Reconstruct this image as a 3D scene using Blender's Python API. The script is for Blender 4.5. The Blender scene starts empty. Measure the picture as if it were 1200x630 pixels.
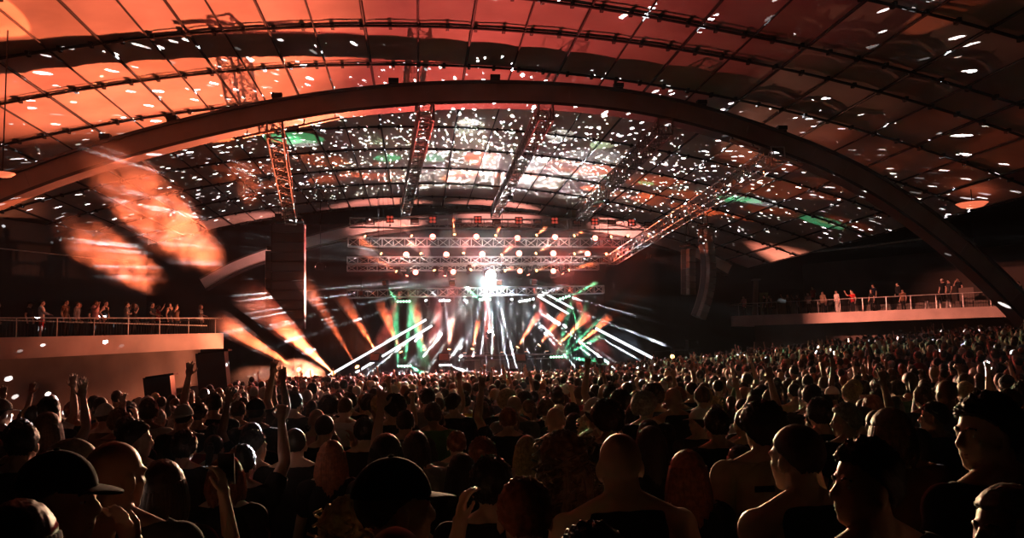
import bpy, bmesh, math, random
import numpy as np
from mathutils import Vector, Matrix, Quaternion, noise

random.seed(7)
rng = np.random.default_rng(11)
S = bpy.context.scene
C = S.collection
PI = math.pi

# ------------------------------------------------------------------ camera
F_PX = 1000.0                     # focal length in pixels of the 1200 x 630 frame (a 30 mm lens)
EYE = 2.1                         # eye height over the floor at the camera
VPX, VPY = 490.0, 415.0           # where the hall's axis meets the horizon
_D = np.array([(VPX - 600) / F_PX, -(VPY - 315) / F_PX, 1.0]); _D /= np.linalg.norm(_D)
_p = math.atan2(VPY - 315, F_PX)
_U = np.array([0, math.cos(_p), -math.sin(_p)]); _U -= _U.dot(_D) * _D; _U /= np.linalg.norm(_U)
_R = np.cross(_U, _D)
cam_data = bpy.data.cameras.new('camera'); cam = bpy.data.objects.new('camera', cam_data); C.objects.link(cam)
cam_data.lens = 36.0 * F_PX / 1200.0; cam_data.sensor_width = 36.0; cam_data.sensor_fit = 'HORIZONTAL'
cam_data.clip_start = 0.05; cam_data.clip_end = 500
cam.matrix_world = Matrix(((_R[0], _R[1], -_R[2], 0), (_D[0], _D[1], -_D[2], 0), (_U[0], _U[1], -_U[2], EYE), (0, 0, 0, 1)))
S.camera = cam

def at(px, py, y):
    """World point seen at a pixel of the photograph at hall distance y."""
    v = np.array([(px - 600) / F_PX, -(py - 315) / F_PX, 1.0])
    w = np.array([v @ _R, v @ _D, v @ _U]); w *= y / w[1]
    return Vector((w[0], y, w[2] + EYE))

# ------------------------------------------------------------------ world, exposure
S.view_settings.view_transform = 'Standard'; S.view_settings.look = 'None'
S.view_settings.exposure = 0.0; S.view_settings.gamma = 1.0; S.view_settings.use_curve_mapping = False
S.cycles.max_bounces = 3; S.cycles.diffuse_bounces = 1; S.cycles.glossy_bounces = 1
S.cycles.transmission_bounces = 2; S.cycles.transparent_max_bounces = 12; S.cycles.volume_bounces = 0
S.cycles.sample_clamp_indirect = 2.0; S.cycles.sample_clamp_direct = 0.0
S.cycles.caustics_reflective = False; S.cycles.caustics_refractive = False
S.cycles.volume_max_steps = 128; S.cycles.volume_step_rate = 1.0
W = bpy.data.worlds.new('night'); S.world = W; W.use_nodes = True
wn = W.node_tree; wn.nodes.clear()
wo = wn.nodes.new('ShaderNodeOutputWorld'); wb = wn.nodes.new('ShaderNodeBackground')
wb.inputs['Color'].default_value = (1.0, 0.26, 0.16, 1); wb.inputs['Strength'].default_value = 0.011
wv = wn.nodes.new('ShaderNodeVolumeScatter'); wv.inputs['Density'].default_value = 0.00012
wv.inputs['Color'].default_value = (0.9, 0.9, 0.9, 1); wv.inputs['Anisotropy'].default_value = 0.2
wn.links.new(wb.outputs[0], wo.inputs['Surface']); wn.links.new(wv.outputs[0], wo.inputs['Volume'])

def aim(loc, tgt):
    return (Vector(tgt) - Vector(loc)).to_track_quat('-Z', 'Y')

def spot(loc, tgt, energy, color, angle, blend=0.2, radius=0.06, gobo=None, parent=None, name='spot_lamp'):
    l = bpy.data.lights.new(name, 'SPOT'); l.energy = energy; l.color = color
    l.spot_size = math.radians(angle); l.spot_blend = blend; l.shadow_soft_size = radius
    if gobo: gobo_nodes(l, *gobo)
    o = bpy.data.objects.new(name, l); C.objects.link(o); o.rotation_mode = 'QUATERNION'
    o.rotation_quaternion = aim(loc, tgt)
    if parent is not None:
        o.parent = parent; o.location = Vector(loc) - parent.location
    else:
        o.location = loc
    return o

def gobo_nodes(l, scale, size, gain=1.0, uneven=0.0, stretch=(1, 1, 1)):
    """A pattern disc in the lamp: bright facets on dark, by the direction the light leaves in."""
    l.use_nodes = True; nt = l.node_tree; nt.nodes.clear()
    out = nt.nodes.new('ShaderNodeOutputLight'); em = nt.nodes.new('ShaderNodeEmission')
    tc = nt.nodes.new('ShaderNodeTexCoord'); mp = nt.nodes.new('ShaderNodeMapping'); mp.inputs['Scale'].default_value = stretch
    vo = nt.nodes.new('ShaderNodeTexVoronoi'); vo.inputs['Scale'].default_value = scale; vo.inputs['Randomness'].default_value = 0.9
    lt = nt.nodes.new('ShaderNodeMath'); lt.operation = 'LESS_THAN'; lt.inputs[1].default_value = size
    nt.links.new(tc.outputs['Normal'], mp.inputs[0]); nt.links.new(mp.outputs[0], vo.inputs['Vector'])
    nt.links.new(vo.outputs['Distance'], lt.inputs[0])
    mu = nt.nodes.new('ShaderNodeMath'); mu.operation = 'MULTIPLY'
    nt.links.new(lt.outputs[0], mu.inputs[0])
    if uneven > 0:      # facets of unequal strength
        sp = nt.nodes.new('ShaderNodeSeparateColor'); nt.links.new(vo.outputs['Color'], sp.inputs[0])
        pw = nt.nodes.new('ShaderNodeMath'); pw.operation = 'POWER'; pw.inputs[1].default_value = uneven
        nt.links.new(sp.outputs[0], pw.inputs[0])
        g = nt.nodes.new('ShaderNodeMath'); g.operation = 'MULTIPLY'; g.inputs[1].default_value = gain
        nt.links.new(pw.outputs[0], g.inputs[0]); nt.links.new(g.outputs[0], mu.inputs[1])
    else:
        mu.inputs[1].default_value = gain
    nt.links.new(mu.outputs[0], em.inputs['Strength']); nt.links.new(em.outputs[0], out.inputs[0])

ORANGE = (1.0, 0.16, 0.055); RED = (1.0, 0.07, 0.04); WHITE = (0.86, 0.93, 1.0); GREEN = (0.15, 1.0, 0.42)
ROSE = (1.0, 0.16, 0.13); WARM = (1.0, 0.56, 0.36)
# wide floods before the stage, and four added unseen ones that light the pale arch; housings further down
FLOODS = [  # pixel, distance, target, watts, colour, angle, blend
    ((440, 419), 46.4, (-12.5, 25.0, 12.2), 66000, (1.0, 0.19, 0.085), 58, 1.0),
    ((520, 419), 46.4, (0.0, 25.0, 13.1), 14000, (1.0, 0.12, 0.09), 52, 1.0),
    ((610, 420), 46.4, (6.0, 26.0, 12.4), 4500, (1.0, 0.11, 0.09), 44, 1.0),
    ((375, 312), 59.2, (-11.0, 62.0, 9.6), 2200, (1.0, 0.34, 0.28), 74, 0.7),
    ((470, 308), 59.2, (-2.0, 62.0, 11.6), 2600, (1.0, 0.34, 0.28), 80, 0.7),
    ((590, 308), 59.2, (6.0, 62.0, 11.8), 2600, (1.0, 0.34, 0.28), 80, 0.7),
    ((715, 308), 59.2, (15.0, 62.0, 11.0), 2400, (1.0, 0.34, 0.28), 76, 0.7),
]
PATCHES = [  # white beams that end as pale patches on the roof: start pixel, distance, target pixel, watts, colour, angle
    ((500, 352), 51.0, (435, 165), 9000, (0.75, 1.0, 0.62), 7.0),
    ((545, 352), 51.0, (550, 150), 16000, (0.95, 1.0, 0.85), 7.5),
    ((600, 352), 51.0, (657, 160), 13000, (0.95, 0.95, 0.85), 6.5),
    ((625, 352), 51.0, (706, 170), 9000, (0.70, 1.0, 0.60), 6.0),
    ((660, 352), 51.0, (752, 178), 7000, (0.75, 1.0, 0.60), 5.5),
    ((520, 352), 51.0, (545, 182), 9000, (0.9, 1.0, 0.9), 6.0),
]
BALL_AT = at(575, 322, 51.0)
BALL_DOTS = 550000.0; BALL_FAN = 9000000.0; CROWD_RIM = 105000.0

# ------------------------------------------------------------------ materials
MATS = {}
def mat(name, col, rough=0.7, metal=0.0, vary=0.0, scale=8.0, bump=0.0, emit=None, strength=0.0, sheen=0.0, spec=0.5):
    if name in MATS: return MATS[name]
    m = bpy.data.materials.new(name); m.use_nodes = True; nt = m.node_tree
    b = nt.nodes['Principled BSDF']
    b.inputs['Base Color'].default_value = (*col, 1); b.inputs['Roughness'].default_value = rough; b.inputs['Metallic'].default_value = metal
    b.inputs['Specular IOR Level'].default_value = spec
    if sheen: b.inputs['Sheen Weight'].default_value = sheen
    if emit:
        b.inputs['Emission Color'].default_value = (*emit, 1); b.inputs['Emission Strength'].default_value = strength
        m.cycles.emission_sampling = 'NONE'
    if vary or bump:
        tc = nt.nodes.new('ShaderNodeTexCoord'); no = nt.nodes.new('ShaderNodeTexNoise')
        no.inputs['Scale'].default_value = scale; no.inputs['Detail'].default_value = 3
        nt.links.new(tc.outputs['Object'], no.inputs['Vector'])
        if vary:
            rp = nt.nodes.new('ShaderNodeValToRGB')
            rp.color_ramp.elements[0].position = 0.3; rp.color_ramp.elements[1].position = 0.7
            rp.color_ramp.elements[0].color = (*[c * (1 - vary) for c in col], 1)
            rp.color_ramp.elements[1].color = (*[min(1, c * (1 + vary)) for c in col], 1)
            nt.links.new(no.outputs['Fac'], rp.inputs[0]); nt.links.new(rp.outputs[0], b.inputs['Base Color'])
        if bump:
            bp = nt.nodes.new('ShaderNodeBump'); bp.inputs['Strength'].default_value = bump
            nt.links.new(no.outputs['Fac'], bp.inputs['Height']); nt.links.new(bp.outputs[0], b.inputs['Normal'])
    MATS[name] = m
    return m

def smoke_mat(name, density, scale=0.6, contrast=(0.40, 0.66), end=None, color=(0.85, 0.85, 0.85), ball=None, aniso=0.0):
    """Drifting smoke: a cloudy density that thins out towards the end of a beam-shaped cone (local Z) or the rim of the puff."""
    m = bpy.data.materials.new(name); m.use_nodes = True; nt = m.node_tree; nt.nodes.clear()
    out = nt.nodes.new('ShaderNodeOutputMaterial'); vs = nt.nodes.new('ShaderNodeVolumeScatter')
    vs.inputs['Color'].default_value = (*color, 1); vs.inputs['Anisotropy'].default_value = aniso
    tc = nt.nodes.new('ShaderNodeTexCoord'); no = nt.nodes.new('ShaderNodeTexNoise')
    no.inputs['Scale'].default_value = scale; no.inputs['Detail'].default_value = 3.5; no.inputs['Roughness'].default_value = 0.6
    gm = nt.nodes.new('ShaderNodeNewGeometry')
    nt.links.new(gm.outputs['Position'], no.inputs['Vector'])
    mr = nt.nodes.new('ShaderNodeMapRange'); mr.interpolation_type = 'SMOOTHSTEP'
    mr.inputs['From Min'].default_value = contrast[0]; mr.inputs['From Max'].default_value = contrast[1]
    mr.inputs['To Min'].default_value = 0.0; mr.inputs['To Max'].default_value = density
    nt.links.new(no.outputs['Fac'], mr.inputs['Value'])
    fin = mr.outputs[0]
    if end:
        sx = nt.nodes.new('ShaderNodeSeparateXYZ'); nt.links.new(tc.outputs['Object'], sx.inputs[0])
        fr = nt.nodes.new('ShaderNodeMapRange'); fr.interpolation_type = 'SMOOTHSTEP'
        fr.inputs['From Min'].default_value = end * 0.72; fr.inputs['From Max'].default_value = end
        fr.inputs['To Min'].default_value = 1.0; fr.inputs['To Max'].default_value = 0.0
        nt.links.new(sx.outputs['Z'], fr.inputs['Value'])
        mu = nt.nodes.new('ShaderNodeMath'); mu.operation = 'MULTIPLY'
        nt.links.new(fin, mu.inputs[0]); nt.links.new(fr.outputs[0], mu.inputs[1]); fin = mu.outputs[0]
        gr = nt.nodes.new('ShaderNodeMapRange'); gr.inputs['From Max'].default_value = end * 0.55; gr.inputs['To Min'].default_value = 0.05; gr.inputs['To Max'].default_value = 1.0
        nt.links.new(sx.outputs['Z'], gr.inputs['Value'])       # denser further along, to even out the lamp's falloff
        m2 = nt.nodes.new('ShaderNodeMath'); m2.operation = 'MULTIPLY'
        nt.links.new(fin, m2.inputs[0]); nt.links.new(gr.outputs[0], m2.inputs[1]); fin = m2.outputs[0]
    if ball:            # generated coordinates: 0..1 across the puff
        vm = nt.nodes.new('ShaderNodeVectorMath'); vm.operation = 'DISTANCE'; vm.inputs[1].default_value = (0.5, 0.5, 0.5)
        nt.links.new(tc.outputs['Generated'], vm.inputs[0])
        fr = nt.nodes.new('ShaderNodeMapRange'); fr.interpolation_type = 'SMOOTHSTEP'
        fr.inputs['From Min'].default_value = 0.18; fr.inputs['From Max'].default_value = 0.5
        fr.inputs['To Min'].default_value = 1.0; fr.inputs['To Max'].default_value = 0.0
        nt.links.new(vm.outputs['Value'], fr.inputs['Value'])
        mu = nt.nodes.new('ShaderNodeMath'); mu.operation = 'MULTIPLY'
        nt.links.new(fin, mu.inputs[0]); nt.links.new(fr.outputs[0], mu.inputs[1]); fin = mu.outputs[0]
    nt.links.new(fin, vs.inputs['Density']); nt.links.new(vs.outputs[0], out.inputs['Volume'])
    return m

BLACK = mat('black_metal', (0.012, 0.012, 0.013), 0.5, 0.0, spec=0.3)
STEEL = mat('aluminium', (0.62, 0.60, 0.58), 0.38, 0.6, vary=0.12, scale=6)
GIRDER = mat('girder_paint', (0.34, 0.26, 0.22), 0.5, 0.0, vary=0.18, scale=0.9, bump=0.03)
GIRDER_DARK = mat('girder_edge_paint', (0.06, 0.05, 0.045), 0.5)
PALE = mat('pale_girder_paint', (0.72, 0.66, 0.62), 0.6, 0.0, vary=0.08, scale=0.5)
CABLE = mat('roof_cable', (0.014, 0.012, 0.012), 0.6, spec=0.2)
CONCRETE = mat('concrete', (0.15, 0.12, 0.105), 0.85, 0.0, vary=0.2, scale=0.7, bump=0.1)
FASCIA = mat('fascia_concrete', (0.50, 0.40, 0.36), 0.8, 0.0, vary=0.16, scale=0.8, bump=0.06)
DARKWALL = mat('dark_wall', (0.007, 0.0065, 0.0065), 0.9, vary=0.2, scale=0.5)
GLASSY = mat('black_stage_deck', (0.05, 0.05, 0.052), 0.22, spec=0.6, vary=0.2, scale=1.5)
FLOORM = mat('crowd_floor', (0.045, 0.04, 0.036), 0.9, vary=0.25, scale=0.6)
CABINET = mat('speaker_cabinet', (0.007, 0.007, 0.007), 0.7, vary=0.15, scale=10, spec=0.1)
CABINET_GREY = mat('grey_cabinet', (0.10, 0.085, 0.08), 0.5, vary=0.15, scale=10)
GRILLE_GREY = mat('grey_grille', (0.16, 0.14, 0.13), 0.5)
GRILLE = mat('speaker_grille', (0.014, 0.013, 0.013), 0.6, 0.0, spec=0.15)
def lamp_mat(name, col, s): return mat(name, (0.02, 0.02, 0.02), 0.4, emit=col, strength=s)
LENS_RED = lamp_mat('lens_red', (1.0, 0.20, 0.14), 9.0)
LENS_ORANGE = lamp_mat('lens_orange', (1.0, 0.42, 0.16), 7.0)
LENS_GREEN = lamp_mat('lens_green', (0.45, 1.0, 0.62), 7.0)
LENS_WHITE = lamp_mat('lens_white', (0.92, 0.97, 1.0), 9.0)
LENS_DIM = lamp_mat('lens_dim_red', (1.0, 0.10, 0.06), 0.55)
BEAM_WHITE = lamp_mat('beam_white', (0.9, 0.96, 1.0), 2.2)
BALL_WHITE = lamp_mat('globe_white', (0.95, 0.98, 1.0), 25.0)

# ------------------------------------------------------------------ geometry helpers
class MB:
    """Collects shapes into one mesh."""
    def __init__(s): s.v = []; s.f = []
    def add(s, vs, fs):
        n = len(s.v); s.v += [tuple(p) for p in vs]; s.f += [tuple(i + n for i in q) for q in fs]
    def box(s, c, size, q=None, taper=1.0):
        hx, hy, hz = size[0] / 2, size[1] / 2, size[2] / 2; c = Vector(c)
        vs = []
        for z in (-1, 1):
            t = taper if z > 0 else 1.0
            for x, y in ((-1, -1), (1, -1), (1, 1), (-1, 1)):
                p = Vector((x * hx * t, y * hy * t, z * hz)); vs.append(c + (q @ p if q else p))
        s.add(vs, [(3, 2, 1, 0), (4, 5, 6, 7), (0, 1, 5, 4), (1, 2, 6, 5), (2, 3, 7, 6), (3, 0, 4, 7)])
    def cyl(s, a, b, r, r2=None, n=8, cap=True):
        a = Vector(a); b = Vector(b); r2 = r if r2 is None else r2
        d = b - a
        if d.length < 1e-6: return
        q = d.to_track_quat('Z', 'Y'); vs = []
        for p, rr in ((a, r), (b, r2)):
            for k in range(n):
                t = 2 * PI * k / n; vs.append(p + q @ Vector((math.cos(t) * rr, math.sin(t) * rr, 0)))
        fs = [(k, (k + 1) % n, n + (k + 1) % n, n + k) for k in range(n)]
        if cap: fs += [tuple(range(n - 1, -1, -1)), tuple(range(n, 2 * n))]
        s.add(vs, fs)
    def tube(s, pts, r, n=6):
        pts = [Vector(p) for p in pts]; rings = []
        for i, p in enumerate(pts):
            d = pts[min(i + 1, len(pts) - 1)] - pts[max(i - 1, 0)]
            q = d.to_track_quat('Z', 'Y')
            rings.append([p + q @ Vector((math.cos(2 * PI * k / n) * r, math.sin(2 * PI * k / n) * r, 0)) for k in range(n)])
        s.rings(rings)
    def rings(s, rings, cap=True):
        n = len(rings[0]); vs = [p for r in rings for p in r]; fs = []
        for i in range(len(rings) - 1):
            for k in range(n):
                fs.append((i * n + k, i * n + (k + 1) % n, (i + 1) * n + (k + 1) % n, (i + 1) * n + k))
        if cap: fs += [tuple(range(n - 1, -1, -1)), tuple(range((len(rings) - 1) * n, len(rings) * n))]
        s.add(vs, fs)
    def loft(s, rows, n=24, p=2.0, m=None):
        """rows: (z, cx, cy, rx, ry) ellipses (superellipse power p)."""
        rings = []
        for z, cx, cy, rx, ry in rows:
            r = []
            for k in range(n):
                t = 2 * PI * k / n; c_, s_ = math.cos(t), math.sin(t)
                v = Vector((cx + rx * math.copysign(abs(c_) ** (2 / p), c_), cy + ry * math.copysign(abs(s_) ** (2 / p), s_), z))
                r.append(m @ v if m else v)
            rings.append(r)
        s.rings(rings)
    def ball(s, c, r, nu=14, nv=9, q=None):
        c = Vector(c); r = Vector((r, r, r)) if not hasattr(r, '__len__') else Vector(r)
        vs = []; fs = []
        def P(x, y, z):
            v = Vector((x * r.x, y * r.y, z * r.z)); return c + (q @ v if q else v)
        vs.append(P(0, 0, -1))
        for j in range(1, nv):
            a = -PI / 2 + PI * j / nv
            for k in range(nu):
                t = 2 * PI * k / nu; vs.append(P(math.cos(a) * math.cos(t), math.cos(a) * math.sin(t), math.sin(a)))
        vs.append(P(0, 0, 1)); top = len(vs) - 1
        for k in range(nu):
            fs.append((0, 1 + (k + 1) % nu, 1 + k)); fs.append((top, 1 + (nv - 2) * nu + k, 1 + (nv - 2) * nu + (k + 1) % nu))
        for j in range(nv - 2):
            for k in range(nu):
                a = 1 + j * nu
                fs.append((a + k, a + (k + 1) % nu, a + nu + (k + 1) % nu, a + nu + k))
        s.add(vs, fs)
    def mesh(s, name, smooth=False):
        me = bpy.data.meshes.new(name); me.from_pydata(s.v, [], s.f)
        if smooth: me.polygons.foreach_set('use_smooth', [True] * len(me.polygons))
        me.update(); return me
    def build(s, name, m, parent=None, smooth=False, loc=None):
        o = bpy.data.objects.new(name, s.mesh(name, smooth)); C.objects.link(o)
        o.data.materials.append(m)
        if parent is not None: o.parent = parent
        if loc is not None: o.location = loc
        return o

def thing(name, loc, label, cat, group=None):
    o = bpy.data.objects.new(name, None); C.objects.link(o); o.location = loc; o.empty_display_size = 0.2
    tag(o, label, cat, group); return o
def tag(o, label, cat, group=None, kind=None):
    o['label'] = label; o['category'] = cat
    if group: o['group'] = group
    if kind: o['kind'] = kind
    return o
def struct(o, label=None):
    o['kind'] = 'structure'
    if label: o['label'] = label
    return o
def stuff(o, label, cat):
    o['kind'] = 'stuff'; o['label'] = label; o['category'] = cat; return o

ORD = ['', 'first', 'second', 'third', 'fourth', 'fifth', 'sixth', 'seventh', 'eighth', 'ninth', 'tenth', 'eleventh', 'twelfth', 'thirteenth', 'fourteenth', 'fifteenth', 'sixteenth', 'seventeenth', 'eighteenth', 'nineteenth', 'twentieth'] + ['%dth' % k if k % 10 not in (1, 2, 3) else '%d%s' % (k, {1: 'st', 2: 'nd', 3: 'rd'}[k % 10]) for k in range(21, 90)]

def floor_z(x, y):
    """The hall floor falls gently to the stage and rises in a bank on the right-hand side."""
    z = -0.0143 * max(0.0, min(y, 48.0))
    k = max(0.0, min(1.0, (y - 8.0) / 14.0))
    return z + 0.085 * max(0.0, x - 7.0) * k
# ================================================================== THE HALL
def vault_z(x): return EYE + 11.0 - 0.0077 * x * x

# floor
mb = MB(); nx, ny = 40, 40
xs = np.linspace(-26, 40, nx + 1); ys = np.concatenate([np.linspace(-8, 8, 5), np.linspace(9, 66, ny - 4)])
vs = [(x, y, floor_z(x, y)) for y in ys for x in xs]
fs = [(j * (nx + 1) + i, j * (nx + 1) + i + 1, (j + 1) * (nx + 1) + i + 1, (j + 1) * (nx + 1) + i) for j in range(len(ys) - 1) for i in range(nx)]
mb.add(vs, fs); fl = struct(mb.build('floor', FLOORM), 'dark sloping floor under the standing crowd')

# membrane roof: cloth panels between the ribs, each a little different
def roof_material():
    m = bpy.data.materials.new('roof_membrane'); m.use_nodes = True; nt = m.node_tree; b = nt.nodes['Principled BSDF']
    b.inputs['Roughness'].default_value = 0.62; b.inputs['Specular IOR Level'].default_value = 0.3
    tc = nt.nodes.new('ShaderNodeTexCoord')
    no = nt.nodes.new('ShaderNodeTexNoise'); no.inputs['Scale'].default_value = 0.35; no.inputs['Detail'].default_value = 4
    nt.links.new(tc.outputs['Object'], no.inputs['Vector'])
    rp = nt.nodes.new('ShaderNodeValToRGB'); rp.color_ramp.elements[0].position = 0.32; rp.color_ramp.elements[1].position = 0.68
    rp.color_ramp.elements[0].color = (0.50, 0.43, 0.40, 1); rp.color_ramp.elements[1].color = (0.80, 0.74, 0.68, 1)
    nt.links.new(no.outputs['Fac'], rp.inputs[0])
    at_ = nt.nodes.new('ShaderNodeAttribute'); at_.attribute_name = 'panel'
    mx = nt.nodes.new('ShaderNodeMix'); mx.data_type = 'RGBA'; mx.blend_type = 'MULTIPLY'; mx.inputs['Factor'].default_value = 1.0
    nt.links.new(rp.outputs[0], mx.inputs['A']); nt.links.new(at_.outputs['Color'], mx.inputs['B']); nt.links.new(mx.outputs['Result'], b.inputs['Base Color'])
    n2 = nt.nodes.new('ShaderNodeTexNoise'); n2.inputs['Scale'].default_value = 0.9; nt.links.new(tc.outputs['Object'], n2.inputs['Vector'])
    bp = nt.nodes.new('ShaderNodeBump'); bp.inputs['Strength'].default_value = 0.10; bp.inputs['Distance'].default_value = 0.35
    nt.links.new(n2.outputs['Fac'], bp.inputs['Height']); nt.links.new(bp.outputs[0], b.inputs['Normal'])
    return m
RIBS = [-22.0, -20.2, -18.4, -16.6, -14.9, -13.2, -11.6, -9.98, -8.55, -7.3, -6.2, -4.8, -3.32, -1.65, 0.12] + [0.12 + 1.8 * k for k in range(1, 15)]
PURL = [15.0, 19.0, 22.0, None, 27.86, 31.69, 36.0, 40.6, 45.1, 49.8, 54.4, 59.0, 63.0]     # None: the skewed one
def purlin_y(k, x):
    return 24.9 + 0.09 * max(-14, min(10, x)) if PURL[k] is None else PURL[k]
mb = MB(); cols = []
for i in range(len(RIBS) - 1):
    for k in range(len(PURL) - 1):
        x0, x1 = RIBS[i], RIBS[i + 1]; n = 4; vs = []
        for b_ in range(n + 1):
            for a_ in range(n + 1):
                u, v = a_ / n, b_ / n; x = x0 + (x1 - x0) * u
                y = purlin_y(k, x) * (1 - v) + purlin_y(k + 1, x) * v
                belly = 0.045 * math.sin(PI * u) * math.sin(PI * v)      # the cloth pillows up between its frame
                vs.append((x, y, vault_z(x) + belly))
        mb.add(vs, [(b_ * (n + 1) + a_, (b_ + 1) * (n + 1) + a_, (b_ + 1) * (n + 1) + a_ + 1, b_ * (n + 1) + a_ + 1) for b_ in range(n) for a_ in range(n)])
        g = random.uniform(0.72, 1.0); cols += [(g, g * random.uniform(0.92, 1.0), g * random.uniform(0.88, 1.0), 1)] * (n * n * 4)
roof = struct(mb.build('ceiling', roof_material(), smooth=True), 'translucent white vaulted roof of stretched cloth panels')
ca = roof.data.color_attributes.new('panel', 'FLOAT_COLOR', 'CORNER'); ca.data.foreach_set('color', np.array(cols, 'f').ravel())

tn = 0
for i, x in enumerate(RIBS):        # ribs that run towards the stage
    tn += 1; mb = MB(); z = vault_z(x) - 0.06
    r = 0.05 if i % 2 else 0.034
    mb.cyl((x, 15.0, z), (x, 63.0, z), r, n=6)
    struct(mb.build('trim_%d' % tn, CABLE), 'dark roof rib running towards the stage')
for k in range(len(PURL)):          # double cross tubes with clips
    tn += 1; mb = MB()
    xx = np.linspace(RIBS[0], RIBS[-1], 61)
    mb.tube([(x, purlin_y(k, x), vault_z(x) - 0.06) for x in xx], 0.05, 6)
    mb.tube([(x, purlin_y(k, x) - 0.16, vault_z(x) - 0.13) for x in xx], 0.024, 5)
    for x in np.arange(RIBS[0] + 0.3, RIBS[-1], 0.95):
        y, z = purlin_y(k, x), vault_z(x)
        mb.box((x, y - 0.08, z - 0.10), (0.11, 0.24, 0.15))
    struct(mb.build('trim_%d' % tn, CABLE), 'double dark cross tube with clips under the roof')

# ------------------------------------------------------------------ arches
def smooth_path(pts, n, rounds=3):
    p = np.array(pts, float)
    d = np.r_[0, np.cumsum(np.hypot(*np.diff(p, axis=0).T))]
    t = np.linspace(0, d[-1], n); q = np.c_[np.interp(t, d, p[:, 0]), np.interp(t, d, p[:, 1])]
    for _ in range(rounds * 8): q[1:-1] = 0.25 * q[:-2] + 0.5 * q[1:-1] + 0.25 * q[2:]
    return q
A1 = [(-25.0, -1.6), (-23.5, 0.2), (-21.5, 2.4), (-19.5, 4.0), (-17.0, 5.55), (-13.91, 6.99), (-11.17, 7.98), (-8.98, 8.62), (-6.45, 9.28), (-2.78, 9.98), (1.52, 10.34), (4.83, 10.36), (8.22, 10.10), (10.51, 9.68), (12.82, 9.0), (15.12, 8.22), (17.46, 7.29), (18.86, 6.49), (21.98, 4.15), (24.0, 2.2), (26.0, -0.2)]
A2 = [(-15.2, 5.6), (-13.16, 6.84), (-8.72, 8.36), (-4.8, 9.36), (-0.51, 9.95), (3.23, 10.22), (7.01, 10.21), (10.84, 9.90), (16.0, 9.07), (19.9, 8.01), (22.51, 6.89), (23.6, 6.2)]
def arch(name, pts, y, depth, wide, label, body, edge, boxes=None):
    q = smooth_path(pts, 120); r = thing(name, (q[60][0], y, EYE + q[60][1]), label, 'arch')
    t = np.gradient(q, axis=0); t /= np.linalg.norm(t, axis=1)[:, None]; nrm = np.c_[-t[:, 1], t[:, 0]]
    o0 = Vector(r.location)
    def band(o_top, o_bot, yw):
        m = MB(); rings = []
        for i in range(len(q)):
            P = lambda o, yy: Vector((q[i][0] + nrm[i][0] * o, y + yy, EYE + q[i][1] + nrm[i][1] * o)) - o0
            rings.append([P(o_top, -yw), P(o_top, yw), P(o_bot, yw), P(o_bot, -yw)])
        m.rings(rings); return m
    web = band(-0.03, -depth + 0.03, wide * 0.5)
    for i in range(2, len(q) - 2, 3):               # plate joints of the box girder
        c = Vector((q[i][0] - nrm[i][0] * depth / 2, y - wide * 0.5, EYE + q[i][1] - nrm[i][1] * depth / 2)) - o0
        web.box(c, (0.035, 0.03, depth * 0.96), Quaternion((0, 1, 0), math.atan2(nrm[i][0], nrm[i][1])))
    web.build('web', body, r)
    band(0.05, -0.06, wide * 0.68).build('upper_flange', edge, r)
    band(-depth + 0.05, -depth - 0.07, wide * 0.68).build('lower_flange', edge, r)
    return r, q, nrm
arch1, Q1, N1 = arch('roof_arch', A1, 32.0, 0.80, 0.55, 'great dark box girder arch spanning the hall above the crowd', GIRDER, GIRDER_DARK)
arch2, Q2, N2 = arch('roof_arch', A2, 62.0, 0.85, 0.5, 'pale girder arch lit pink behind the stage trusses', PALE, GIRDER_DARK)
# small floodlights standing along the top of the great arch
for n_, px in enumerate((127, 197, 332, 466, 585, 728, 825, 915)):
    x = at(px, 120, 32.0).x
    i = int(np.argmin(abs(Q1[:, 0] - at(px, 415 - 1000 * np.interp(x, Q1[:, 0], Q1[:, 1]) / 32.0, 32.0).x)))
    L = Vector((Q1[i][0], 31.9, EYE + Q1[i][1] + 0.05))
    r = thing('arch_floodlight', L, 'small black floodlight on top of the great arch, %s from the left' % ORD[n_ + 1], 'floodlight', 'floodlights along the great arch')
    b = MB(); b.box((0, 0, 0.05), (0.30, 0.2, 0.08)); b.cyl((-0.16, 0, 0.05), (-0.16, 0, 0.22), 0.02); b.cyl((0.16, 0, 0.05), (0.16, 0, 0.22), 0.02); b.build('bracket', BLACK, r)
    b = MB(); b.box((0, 0.02, 0.20), (0.38, 0.24, 0.16)); b.box((0, 0.16, 0.20), (0.34, 0.06, 0.12), taper=0.9); b.build('housing', BLACK, r)

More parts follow.
